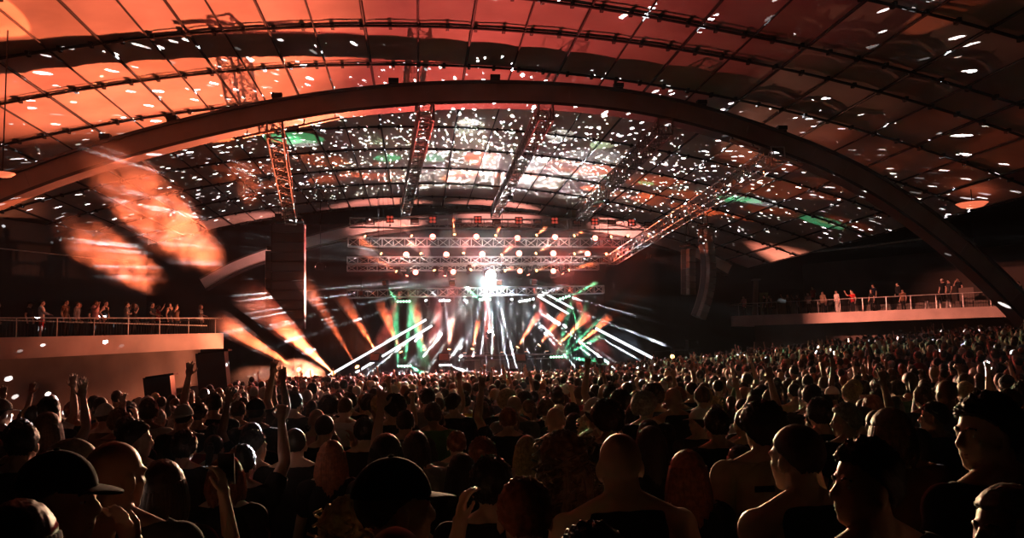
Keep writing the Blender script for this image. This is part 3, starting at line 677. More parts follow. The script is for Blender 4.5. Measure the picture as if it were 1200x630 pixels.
# --- the haze that hangs over the stage
b = MB(); b.box((2.2, 54.3, 5.2), (25.0, 7.2, 8.8))
def haze_mat():
    m = bpy.data.materials.new('stage_haze'); m.use_nodes = True; nt = m.node_tree; nt.nodes.clear()
    o = nt.nodes.new('ShaderNodeOutputMaterial'); v = nt.nodes.new('ShaderNodeVolumeScatter')
    v.inputs['Density'].default_value = 0.013; v.inputs['Color'].default_value = (0.9, 0.9, 0.9, 1); v.inputs['Anisotropy'].default_value = 0.1
    nt.links.new(v.outputs[0], o.inputs['Volume']); return m
stuff(b.build('stage_haze', haze_mat()), 'thin haze hanging over the stage', 'haze')

# --- white light beams, built as solid glowing rods with made-up feet and stands
def white_beam(p0, p1, label, base_at_first=True, r=0.062):
    p0, p1 = Vector(p0), Vector(p1); t = thing('white_beam', p0, label, 'stage light', 'solid white light beams leaning over the stage'); d = p1 - p0
    b = MB(); b.cyl((0, 0, 0), d, r, n=12); b.build('tube', BEAM_WHITE, t, smooth=False)
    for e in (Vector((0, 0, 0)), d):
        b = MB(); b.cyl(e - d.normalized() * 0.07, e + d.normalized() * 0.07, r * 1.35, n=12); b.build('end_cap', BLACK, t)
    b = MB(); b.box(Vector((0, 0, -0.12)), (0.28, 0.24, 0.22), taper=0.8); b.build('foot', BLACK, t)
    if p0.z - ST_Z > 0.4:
        b = MB(); b.cyl((0, 0, -0.2), (0, 0, ST_Z - p0.z + 0.02), 0.03); b.box((0, 0, ST_Z - p0.z + 0.02), (0.5, 0.5, 0.04)); b.build('stand', BLACK, t)  # made-up stand holding up the solid beam
white_beam(at(383, 441, 47.9), at(500, 374, 51.5), 'upper of two long solid white light beams leaning left of the stage')
white_beam(at(415, 437.5, 48.8), at(507, 381, 51.5), 'lower of two long solid white light beams leaning left of the stage')
white_beam(at(766, 420, 49.0), at(697, 384, 51.0), 'long solid white light beam sloping down to the dark platform', r=0.075)
white_beam(at(667, 368, 51.2), at(629, 346, 51.6), 'short solid white light beam behind the orange beams, lower of two', r=0.06)
white_beam(at(673, 362, 51.2), at(634, 341, 51.6), 'short solid white light beam behind the orange beams, upper of two', r=0.05)

# --- table with the players
tb = thing('equipment_table', (at(592, 414, 51.5).x, 51.5, ST_Z), 'long black equipment table with glossy front on the stage', 'table')
tz = at(592, 415, 51.5).z - ST_Z; hw = 55 * 51.5 / 1000.0
b = MB(); b.box((0, 0, tz - 0.04), (2 * hw, 0.95, 0.08)); b.build('table_top', BLACK, tb)
b = MB(); b.box((0, -0.48, tz - 0.04), (2 * hw + 0.02, 0.02, 0.10)); b.build('front_edge', mat('table_edge', (0.4, 0.3, 0.28), 0.3, 0.4), tb)
for x in (-0.98, -0.52, -0.42, 0.05, 0.35, 0.62, 0.98):
    for y in (-0.4, 0.4):
        b = MB(); b.cyl((x * hw, y, 0), (x * hw, y, tz - 0.08), 0.04, n=6); b.build('leg', BLACK, tb)
b = MB(); b.box((-0.1 * hw, 0.3, tz * 0.42), (1.1 * hw, 0.04, tz * 0.62)); b.build('modesty_panel', mat('gloss_panel', (0.25, 0.27, 0.26), 0.15, 0.5), tb)
b = MB(); b.box((0, 0, 0.12), (2 * hw, 0.06, 0.06)); b.box((0, 0.4, tz - 0.3), (2 * hw, 0.05, 0.05)); b.build('brace', STEEL, tb)
rs = thing('platform', (tb.location.x, 53.2, ST_Z), 'low black platform behind the equipment table', 'platform')
b = MB(); b.box((0, 0, 1.15), (5.0, 1.9, 0.1)); b.build('deck', BLACK, rs)
for x in (-2.3, 0, 2.3):
    for y in (-0.8, 0.8):
        b = MB(); b.cyl((x, y, 0), (x, y, 1.1), 0.05, n=8); b.build('leg', BLACK, rs)
gear = [(-0.86, 'player', 'leftmost deck player on the table'), (-0.66, 'player', 'second deck player from the left on the table'), (-0.40, 'mixer', 'wide mixer left of the performer on the table'), (-0.06, 'player', 'deck player straight before the performer'),
        (0.20, 'mixer', 'wide mixer right of the performer on the table'), (0.46, 'player', 'second deck player from the right on the table'), (0.70, 'laptop', 'open laptop near the right end of the table'), (0.90, 'player', 'rightmost deck player on the table')]
for u, kind, lab in gear:
    p = Vector((tb.location.x + u * hw, 51.4, ST_Z + tz))
    if kind == 'laptop':
        r = thing('laptop', p, lab, 'laptop'); b = MB(); b.box((0, 0, 0.012), (0.36, 0.25, 0.02)); b.build('base', STEEL, r)
        b = MB(); b.box((0, -0.15, 0.13), (0.36, 0.015, 0.25), Quaternion((1, 0, 0), 0.25)); b.build('screen', BLACK, r)
    else:
        w = 0.42 if kind == 'mixer' else 0.32
        r = thing('mixing_desk' if kind == 'mixer' else 'deck_player', p, lab, kind); b = MB(); b.box((0, 0, 0.055), (w, 0.4, 0.11), taper=0.94); b.build('body', BLACK, r)
        b = MB()
        if kind == 'player': b.cyl((0, -0.03, 0.11), (0, -0.03, 0.13), 0.105, n=20)
        else:
            for i in range(5):
                for j in range(3): b.cyl((-0.15 + 0.075 * i, -0.1 + 0.1 * j, 0.11), (-0.15 + 0.075 * i, -0.1 + 0.1 * j, 0.14), 0.016, n=8)
        b.build('jog_wheel' if kind == 'player' else 'knobs', STEEL, r)
        if kind == 'player':
            b = MB(); b.box((0, 0.13, 0.135), (0.2, 0.1, 0.05)); b.build('display', lamp_mat('display_glow', (1.0, 0.5, 0.3), 1.2), r)
# boxes along the stage edge
def wedge(p, label, w=0.9, h=0.5):
    r = thing('monitor_wedge', p, label, 'speaker', 'speaker boxes along the stage edge')
    b = MB(); b.add([(-w / 2, -0.3, 0), (w / 2, -0.3, 0), (w / 2, 0.3, 0), (-w / 2, 0.3, 0), (-w / 2, -0.3, h), (w / 2, -0.3, h), (w / 2, 0.05, h), (-w / 2, 0.05, h)], [(3, 2, 1, 0), (4, 5, 6, 7), (0, 1, 5, 4), (1, 2, 6, 5), (2, 3, 7, 6), (3, 0, 4, 7)]); b.build('cabinet', CABINET, r)
    b = MB(); q = Quaternion((1, 0, 0), -0.46); b.box((0, 0.19, h * 0.52), (w * 0.86, 0.02, h * 0.85), q); b.build('grille', GRILLE, r)
for px, lab in ((458, 'black speaker box on the stage edge below the green light bar'), (528, 'black speaker box on the stage edge left of the table'), (597, 'black speaker box on the stage edge before the table'), (684, 'black speaker box on the stage edge right of the table'), (748, 'black speaker box at the right end of the stage edge')):
    wedge(Vector((at(px, 440, 47.6).x, 47.6, ST_Z)), lab)
# dark control platform with an orange lamp, far right of the stage
cp = thing('side_platform', (at(778, 425, 49.0).x, 49.0, ST_Z), 'dark side platform at the right foot of the white light beam', 'platform')
b = MB(); b.box((0.4, 0, 0.25), (2.6, 1.6, 0.5)); b.build('deck', BLACK, cp)
b = MB()
for x in (-0.8, 0.4, 1.6): b.cyl((x, -0.78, 0.5), (x, -0.78, 1.3), 0.03)
b.cyl((-0.8, -0.78, 1.3), (1.6, -0.78, 1.3), 0.03); b.build('rail', BLACK, cp)
wash_lamp(at(787, 418, 48.0), 'single orange lamp beside the dark side platform', LENS_ORANGE, 0.12, None, None)
for k in range(2):
    x = cp.location.x + 0.9 + 0.9 * k
    r = thing('equipment_rack', (x, 49.2, ST_Z + 0.5), ('taller' if k else 'shorter') + ' dark equipment rack on the side platform', 'rack')
    b = MB(); b.box((0, 0, 0.5 + 0.2 * k), (0.6, 0.6, 1.0 + 0.4 * k)); b.build('case', CABINET, r)
    b = MB()
    for j in range(4): b.box((0, -0.31, 0.2 + 0.22 * j), (0.5, 0.02, 0.16))
    b.build('front_panel', GRILLE, r)

# ------------------------------------------------------------------ speaker arrays
def line_array(pts, y, wide, deep, turn, label, grey=False, group=None):
    """Cabinets hung one below the other; pts are the (x, z) centres from the top, pixels."""
    P = [at(px, py, y) for px, py in pts]; r = thing('speaker_array', P[0] + Vector((0, 0, 0.4)), label, 'speaker array', group)
    o0 = Vector(r.location); yaw = Quaternion((0, 0, 1), turn); n = len(P)
    for i, p in enumerate(P):
        up = (P[max(i - 1, 0)] - P[min(i + 1, n - 1)]); seg = up.length / (2 if 0 < i < n - 1 else 1); up.normalize()
        ang = math.atan2(up.x, up.z)
        q = Quaternion((0, 1, 0), ang) @ yaw
        b = MB(); b.box(p - o0, (wide, deep, seg * 0.95), q, taper=1.0); c = b.build('cabinet', CABINET_GREY if grey else CABINET, r)
        g = MB(); g.box(p - o0 + q @ Vector((0, -deep / 2 - 0.012, 0)), (wide * 0.92, 0.03, seg * 0.84), q); g.build('grille', GRILLE_GREY if grey else GRILLE, c)
        k = MB()
        for s in (-1, 1): k.box(p - o0 + q @ Vector((s * (wide / 2 + 0.012), 0.1, 0)), (0.025, deep * 0.5, seg * 0.99), q)
        k.build('rigging_plate', BLACK if grey else STEEL, c)  # pale plates put the lit side of the black stacks into the colour
    k = MB(); k.box((0, 0, 0.05), (wide * 0.9, deep * 1.2, 0.12), yaw); k.build('fly_frame', BLACK, r)
    k = MB()
    for s in (-0.3, 0.3): k.cyl((s * wide, 0, 0.1), (0, 0, 1.6), 0.02, n=6)
    k.box((0, 0, 1.75), (0.35, 0.3, 0.5)); k.cyl((0, 0, 2.0), (0, 0, max(2.2, vault_z(o0.x) - o0.z - 0.15)), 0.015, n=5); k.build('hoist', BLACK, r)
    return r
line_array([(338, 268 + 11.2 * k) for k in range(11)], 47.0, 1.72, 0.8, 0.0, 'tall black hung speaker stack with one brightly lit edge', group='hung speaker arrays')
line_array([(326, 300 + 11.0 * k) for k in range(8)], 49.0, 1.36, 0.8, 0.15, 'second black speaker stack hung partly behind the tall one', group='hung speaker arrays')
jx = [827, 827.3, 828, 829, 829.6, 830, 830, 829.5, 828.5, 827, 825, 822.5, 819.5]
line_array([(jx[k], 272 + 8.0 * k) for k in range(13)], 50.0, 0.62, 0.7, 0.55, 'curved speaker array hanging right of the stage, orange at its top', grey=True, group='hung speaker arrays')
line_array([(806.5, 296 + 7.6 * k) for k in range(7)], 52.0, 0.60, 0.7, 0.55, 'short straight speaker array left of the curved one', grey=True, group='hung speaker arrays')
# added orange light, without a housing, to colour the top of the curved array
spot(at(905, 190, 31.8), at(827, 279, 50.0), 5000, ORANGE, 2.6, 0.3, 0.04, name='array_fill')

# ------------------------------------------------------------------ pillars and panels near the left wall, hanging dishes
def pier(p, w, d, h, lean, label):
    r = thing('side_pier', p, label, 'pier'); b = MB(); b.box((0, 0, h / 2), (w, d, h), Quaternion((0, 1, 0), lean)); b.build('body', BLACK, r)
    b = MB(); b.box((0, 0, h), (w * 1.05, d * 1.05, 0.08), Quaternion((0, 1, 0), lean)); b.build('cap', CABINET, r)
def gfloor(px, y): p = at(px, 430, y); return Vector((p.x, p.y, floor_z(p.x, p.y)))
g = gfloor(252, 40.0); pier(g, 1.25, 0.8, at(252, 412, 40).z - g.z, -0.10, 'tall dark pier below the rounded end of the balcony')
g = gfloor(190, 33.0); pier(g, 0.95, 0.6, at(190, 440, 33).z - g.z, -0.12, 'squat dark box before the concrete wall left of the pier')
def lit_dish(p, r_, label, col):
    r = thing('lit_dish', p, label, 'lamp', 'lit dishes at the roof'); b = MB()
    b.rings([[Vector((math.cos(2 * PI * k / 24) * rr, math.sin(2 * PI * k / 24) * rr, z)) for k in range(24)] for rr, z in ((r_ * 0.25, -0.34 * r_), (r_ * 0.7, -0.24 * r_), (r_, 0.0))]); b.build('bowl', mat('lit_bowl', (0.9, 0.5, 0.35), 0.6, emit=(1.0, 0.20, 0.09), strength=0.9), r, smooth=True)  # emission stands in for orange light falling on the bowl
    b = MB(); b.cyl((0, 0, 0.0), (0, 0, vault_z(p.x) - p.z - 0.05), 0.02); b.build('stem', BLACK, r)
lit_dish(at(1139, 238, 34.0), 0.64, 'orange lit dish hanging alone in the dark on the right', None)
lit_dish(at(3, 203, 26.0), 0.34, 'orange lit dish cut by the left edge of the picture', None)

# ------------------------------------------------------------------ floods and patch lamps (their own housings on the stage)
for k, ((px, py), y, tgt, wt, col, ang, bl) in enumerate(FLOODS):
    p = at(px, py, y); r = thing('flood_or_added_lamp', p, ['square flood lamp on a stand before the left end of the stage', 'square flood lamp on a stand before the stage, left of the table', 'square flood lamp on a stand before the stage, right of the globe', 'leftmost added flood lamp behind the stage trusses, lighting the pale arch', 'second added flood lamp from the left lighting the pale arch', 'third added flood lamp from the left lighting the pale arch', 'rightmost added flood lamp lighting the pale arch'][k], 'stage light', 'square flood lamps on the trusses')
    q = aim(p, tgt); b = MB(); b.box((0, 0, 0), (0.6, 0.45, 0.2), q); b.build('housing', BLACK, r)
    b = MB(); b.box(q @ Vector((0, 0, -0.11)), (0.5, 0.36, 0.02), q); b.build('glass', mat('flood_glass', (0.5, 0.2, 0.15), 0.2), r)
    b = MB(); b.box((-0.34, 0.1, 0.0), (0.05, 0.3, 0.1)); b.box((0.34, 0.1, 0.0), (0.05, 0.3, 0.1)); b.box((0, 0.28, 0), (0.73, 0.06, 0.1)); 
    if k < 3: b.cyl((0, 0.28, 0.0), (0, 0.28, floor_z(p.x, p.y) - p.z), 0.03); b.box((0, 0.28, floor_z(p.x, p.y) - p.z + 0.02), (0.6, 0.6, 0.04)); b.build('stand', BLACK, r)
    else: b.cyl((0, 0.28, 0.0), (0, 0.28, vault_z(p.x) - p.z - 0.1), 0.02); b.build('bracket', BLACK, r)  # the added arch lamps hang on pipes from the vault
    spot(p + (Vector(tgt) - p).normalized() * 0.2, tgt, wt, col, ang, bl, 0.10, parent=r)
for k, ((px, py), y, (tx, ty), wt, col, ang) in enumerate(PATCHES):
    p = at(px, py + 5, y)
    v = at(tx, ty, 10.0) - Vector((0, 0, EYE)); v /= v.y       # where the aim pixel meets the vault
    lo, hi = 20.0, 75.0
    for _ in range(40):
        m_ = (lo + hi) / 2
        if EYE + v.z * m_ > vault_z(v.x * m_): hi = m_
        else: lo = m_
    t = Vector((v.x * lo, lo, EYE + v.z * lo))
    p = Vector((p.x, y + 0.4, TR[4][0].z - 0.55))
    moving_head(p, t, '%s pale beam lamp from the left hung behind the light bars' % ORD[k + 1], LENS_WHITE, 0.06, beam=(wt, col, ang), below=True, group='pale beam lamps under the lowest truss')

# ------------------------------------------------------------------ drifting smoke
def puff(p, r_, q, dens, scale, label, contrast=(0.40, 0.60)):
    b = MB(); b.ball((0, 0, 0), r_, 20, 12); o = b.build('smoke_puff', smoke_mat('puff_%d' % len(bpy.data.materials), dens, scale, contrast, ball=True)); o.location = p
    o.rotation_mode = 'QUATERNION'; o.rotation_quaternion = q; return stuff(o, label, 'smoke')
def smoke_beam(src, mid, half_px, y_mid, energy, length, dens, name, scale, lamp_label):
    t = mid; d = (t - src); D_ = d.length
    ang = 2 * math.degrees(math.atan(half_px * y_mid / 1000.0 / D_))
    moving_head(src, t, lamp_label, LENS_ORANGE, 0.12, beam=(energy, ORANGE, ang), group=None, plume=(7.0, 0.11, ang * 0.56))
    puff(mid, (half_px * y_mid / 1000.0 * 1.35, half_px * y_mid / 1000.0 * 1.35, length), d.to_track_quat('Z', 'Y'), dens, scale, name)
smoke_beam(at(392, 438, 47.4), at(186, 250, 33.0), 32, 33.0, 330000, 4.6, 0.6, 'long orange smoke cloud drifting under the great arch', 1.05, 'beam lamp at the left stage corner lighting the long smoke cloud')
smoke_beam(at(352, 434, 48.2), at(132, 300, 37.0), 24, 37.0, 200000, 3.2, 0.6, 'rounder orange smoke cloud above the balcony guests', 1.1, 'beam lamp at the far left lighting the rounder smoke cloud')
smoke_beam(at(420, 432, 49.0), at(287, 214, 42.0), 16, 42.0, 50000, 1.5, 0.5, 'small orange smoke cloud beside the speaker stack truss', 0.9, 'beam lamp left of the stage lighting the small smoke cloud')
puff(at(345, 438, 46.6), (1.7, 1.2, 0.9), Quaternion(), 1.1, 1.1, 'bright low smoke burst at the left corner of the stage')
puff(at(300, 442, 45.6), (1.9, 1.2, 0.7), Quaternion(), 0.6, 0.9, 'low drifting smoke left of the bright burst')
spot(at(392, 440, 47.0), at(335, 437, 46.6), 9000, (1.0, 0.28, 0.14), 60, 0.6, 0.05, name='burst_fill')  # added light without a housing, to brighten the smoke burst
spot(at(640, 425, 49.5), at(868, 424, 38.0), 2500, GREEN, 4.0, 0.4, 0.03, name='green_side_lamp')
puff(at(866, 425, 38.0), (0.5, 0.5, 0.6), Quaternion(), 1.0, 1.5, 'small green smoke puff over the far crowd')
puff(at(730, 408, 51.0), (3.0, 1.5, 1.3), Quaternion(), 0.14, 0.9, 'bluish haze under the sloping white light beam')
spot(at(766, 418, 48.8), at(700, 395, 51.0), 500, (0.6, 0.75, 1.0), 70, 0.7, 0.05, name='beam_side_lamp')

# added lamps that brighten the balcony fronts and the crowd
for (px, py), y, tgt, wt, col, ang, lab in (((452, 331), 50.2, (-15.0, 40.0, 3.4), 64000, (1.0, 0.30, 0.20), 26, 'added lamp on the lowest truss turned to the balcony with the rounded end'),
        ((760, 300), 56.0, (29.0, 55.5, 4.6), 24000, (1.0, 0.30, 0.20), 50, 'added lamp at the foot of the rightmost roof truss, turned to the long balcony'),
        ((585, 331), 50.2, (4.0, 25.0, 1.2), 22000, (0.30, 1.0, 0.40), 20, 'added green lamp on the lowest truss turned to the middle of the crowd'),
        ((625, 330), 50.2, (14.0, 33.0, 1.5), 9000, (0.45, 1.0, 0.45), 24, 'added green lamp on the lowest truss turned to the rising crowd'),
        ((530, 331), 50.2, (1.0, 40.0, 0.6), 160000, (1.0, 0.25, 0.22), 46, 'added red lamp on the lowest truss turned to the front rows')):
    p = at(px, py, y); r = thing('flood_or_added_lamp', p, lab, 'stage light', 'square flood lamps on the trusses'); q = aim(p, tgt)
    b = MB(); b.box((0, 0, 0), (0.36, 0.3, 0.2), q); b.build('housing', BLACK, r)
    b = MB(); b.box(q @ Vector((0, 0, -0.11)), (0.3, 0.24, 0.02), q); b.build('glass', MATS['flood_glass'], r)
    b = MB(); b.cyl((0, 0, 0), (0, 0.6, -0.1), 0.03); b.build('bracket', BLACK, r)
    spot(p + (Vector(tgt) - p).normalized() * 0.2, tgt, wt, col, ang, 0.8, 0.08, parent=r)

# added key lamps on the roof trusses to brighten the stage trusses, and one for the edge of the tall speaker stack
for (px, py), y, tgt, wt, col, ang, lab in (((481, 232), 46.0, at(470, 300, 55.0), 4200, (1.0, 0.66, 0.60), 30, 'small added lamp low on the second roof truss, facing the stage'),
        ((598, 232), 46.0, at(570, 300, 55.0), 4200, (1.0, 0.66, 0.60), 30, 'small added lamp low on the middle roof truss, facing the stage'),
        ((711, 236), 46.0, at(650, 300, 55.0), 3800, (1.0, 0.66, 0.60), 28, 'small added lamp low on the fourth roof truss, facing the stage'),
        ((424, 344), 50.4, at(358, 320, 47.0), 2200, (1.0, 0.55, 0.42), 34, 'small added lamp at the lowest truss, turned to the tall speaker stack')):
    p = at(px, py, y); r = thing('flood_or_added_lamp', p, lab, 'stage light', 'square flood lamps on the trusses'); q = aim(p, tgt)
    b = MB(); b.box((0, 0, 0), (0.30, 0.26, 0.18), q); b.build('housing', BLACK, r)
    b = MB(); b.box(q @ Vector((0, 0, -0.10)), (0.25, 0.2, 0.02), q); b.build('glass', MATS['flood_glass'], r)
    b = MB(); b.cyl((0, 0, 0), (0, 0.1, 0.75), 0.025); b.build('bracket', BLACK, r)
    spot(p + (Vector(tgt) - p).normalized() * 0.2, tgt, wt, col, ang, 0.7, 0.05, parent=r)

spot(at(925, 205, 31.2), at(1123, -3, 21.2), 1100, ORANGE, 8.0, 0.4, 0.04, name='top_truss_fill')  # added light without a housing, to turn the short truss orange
spot(at(762, 296, 55.8), at(870, 213, 38.0), 10000, (1.0, 0.34, 0.2), 14.0, 0.6, 0.04, name='roof_truss_fill')  # added light without a housing, to brighten the rightmost roof truss
spot(at(664, 322, 50.4), at(1035, 66, 24.5), 30000, (1.0, 0.22, 0.10), 5.0, 0.1, 0.01, (26.0, 0.30, 1.5, 2.0), name='orange_fleck_lamp')
# ================================================================== PEOPLE
# A body is one continuous skin: overlapping limbs fused by a voxel remesh. The figure faces +y (the stage); x is its right.
V = Vector
H_ = 1.75
HEADC = V((0, 0.025, 1.625))
def lerp3(a, b, t): return a + (b - a) * t

def hand(mb, wrist, d, palm_n, side, curl=0.3, fist=False):
    """Palm, four unequal fingers with two bends and a thumb off the palm's side."""
    d = d.normalized(); n = (palm_n - d * palm_n.dot(d)).normalized(); s = d.cross(n).normalized() * side   # s points to the thumb side
    m = Matrix((s, d, n)).transposed()
    q = m.to_quaternion() if m.determinant() > 0 else Matrix((-s, d, n)).transposed().to_quaternion()
    c = wrist + d * 0.048
    mb.ball(c, (0.041, 0.052, 0.017), 12, 8, q)
    mb.cyl(wrist - d * 0.02, wrist + d * 0.03, 0.025, 0.03, n=10)
    lens = (0.072, 0.080, 0.074, 0.058)
    for k in range(4):
        off_ = 0.030 - 0.0205 * k
        base = wrist + d * 0.088 + s * off_
        fd = (d + s * (0.20 - 0.14 * k)).normalized(); L = lens[k]; p = base; ang = 0.0
        for j, fr in enumerate((0.44, 0.32, 0.24)):
            ang += (1.35 if fist else curl) * (1.0 if j else 0.75)
            dd = (fd * math.cos(ang) + n * math.sin(ang)).normalized(); p2 = p + dd * L * fr
            mb.cyl(p, p2, 0.0092 - 0.0008 * j, 0.0088 - 0.0008 * j, n=8); mb.ball(p2, 0.0088 - 0.0008 * j, 8, 6); p = p2
    p = wrist + d * 0.03 + s * 0.034
    td = (s * 0.75 + d * 0.75 + n * (0.5 if fist else 0.2)).normalized()
    p2 = p + td * 0.042; mb.cyl(p, p2, 0.0125, 0.0105, n=8); mb.ball(p2, 0.0105, 8, 6)
    td2 = ((d * 0.8 - s * 0.5 + n) if fist else (d + s * 0.3 + n * 0.3)).normalized(); p3 = p2 + td2 * 0.032
    mb.cyl(p2, p3, 0.0105, 0.0085, n=8); mb.ball(p3, 0.0085, 8, 6)

ARMS = {  # elbow, wrist (right side; the left mirrors x), hand direction, palm direction
    'down': (V((0.255, -0.03, 1.13)), V((0.27, 0.06, 0.89)), V((0.05, 0.15, -1)), V((-1, 0.1, 0)), False),
    'folded': (V((0.26, 0.02, 1.14)), V((0.07, 0.22, 1.17)), V((-1, 0.1, 0.1)), V((0, -1, 0)), False),
    'fist_up': (V((0.27, 0.10, 1.62)), V((0.24, 0.15, 1.90)), V((0, 0.05, 1)), V((0, 1, 0.1)), True),
    'hand_up': (V((0.30, 0.06, 1.66)), V((0.26, 0.10, 1.93)), V((-0.1, 0.05, 1)), V((0, 1, 0)), False),
    'phone': (V((0.27, 0.16, 1.32)), V((0.20, 0.28, 1.56)), V((-0.15, 0.15, 1)), V((-1, 0.3, 0.2)), False),
    'face': (V((0.25, 0.16, 1.24)), V((0.07, 0.24, 1.46)), V((-0.5, -0.1, 0.8)), V((-0.2, -1, 0)), False),
    'out': (V((0.36, 0.15, 1.40)), V((0.42, 0.30, 1.62)), V((0.1, 0.25, 1)), V((-0.3, 1, 0)), False),
    'hip': (V((0.36, -0.08, 1.18)), V((0.22, 0.05, 1.02)), V((-0.7, 0.5, -0.4)), V((-0.4, -0.8, 0)), False),
    'rail': (V((0.27, 0.10, 1.18)), V((0.22, 0.34, 1.10)), V((-0.2, 1, -0.1)), V((0, 0, -1)), False)}
PROTOS = {}
def seg_dist(P, a, b):
    a = np.array(a); b = np.array(b); ab = b - a; t = np.clip(((P - a) @ ab) / (ab @ ab), 0, 1)
    return np.linalg.norm(P - (a + t[:, None] * ab), axis=1), t

def remeshed(mb, voxel, ratio, name, smooth=3):
    me = mb.mesh(name); o = bpy.data.objects.new(name, me); C.objects.link(o)
    m = o.modifiers.new('r', 'REMESH'); m.mode = 'VOXEL'; m.voxel_size = voxel
    k = o.modifiers.new('s', 'SMOOTH'); k.factor = 0.5; k.iterations = smooth
    if ratio < 1: dm = o.modifiers.new('d', 'DECIMATE'); dm.ratio = ratio
    dg = bpy.context.evaluated_depsgraph_get(); new = bpy.data.meshes.new_from_object(o.evaluated_get(dg), depsgraph=dg)
    bpy.data.objects.remove(o); bpy.data.meshes.remove(me); new.name = name
    new.polygons.foreach_set('use_smooth', [True] * len(new.polygons)); return new

def head_parts(mb, turn, nod=0.0):
    q = Quaternion((0, 0, 1), turn) @ Quaternion((1, 0, 0), nod); T = lambda p: HEADC + q @ V(p)
    mb.ball(T((0, -0.010, 0.030)), (0.0765, 0.097, 0.092), 22, 14, q)          # skull
    mb.ball(T((0, 0.030, -0.035)), (0.062, 0.066, 0.078), 18, 12, q)           # face
    mb.ball(T((0, 0.058, -0.088)), (0.036, 0.032, 0.026), 12, 8, q)            # chin
    for s in (-1, 1):
        mb.ball(T((s * 0.038, 0.062, -0.020)), (0.022, 0.020, 0.018), 10, 7, q)   # cheek
        mb.ball(T((s * 0.030, 0.078, 0.024)), (0.026, 0.014, 0.009), 10, 6, q)    # brow
        mb.ball(T((s * 0.080, -0.004, -0.012)), (0.011, 0.021, 0.033), 10, 8, q @ Quaternion((0, 0, 1), s * -0.35))   # ear
        mb.ball(T((s * 0.030, 0.078, 0.004)), (0.0125, 0.012, 0.0105), 10, 7, q)  # eye in its socket
    mb.cyl(T((0, 0.084, 0.018)), T((0, 0.108, -0.026)), 0.0095, 0.0145, n=8)   # nose
    mb.ball(T((0, 0.103, -0.028)), (0.0165, 0.014, 0.011), 10, 7, q)
    mb.ball(T((0, 0.088, -0.056)), (0.024, 0.012, 0.0065), 10, 6, q); mb.ball(T((0, 0.086, -0.069)), (0.021, 0.012, 0.0075), 10, 6, q)   # lips

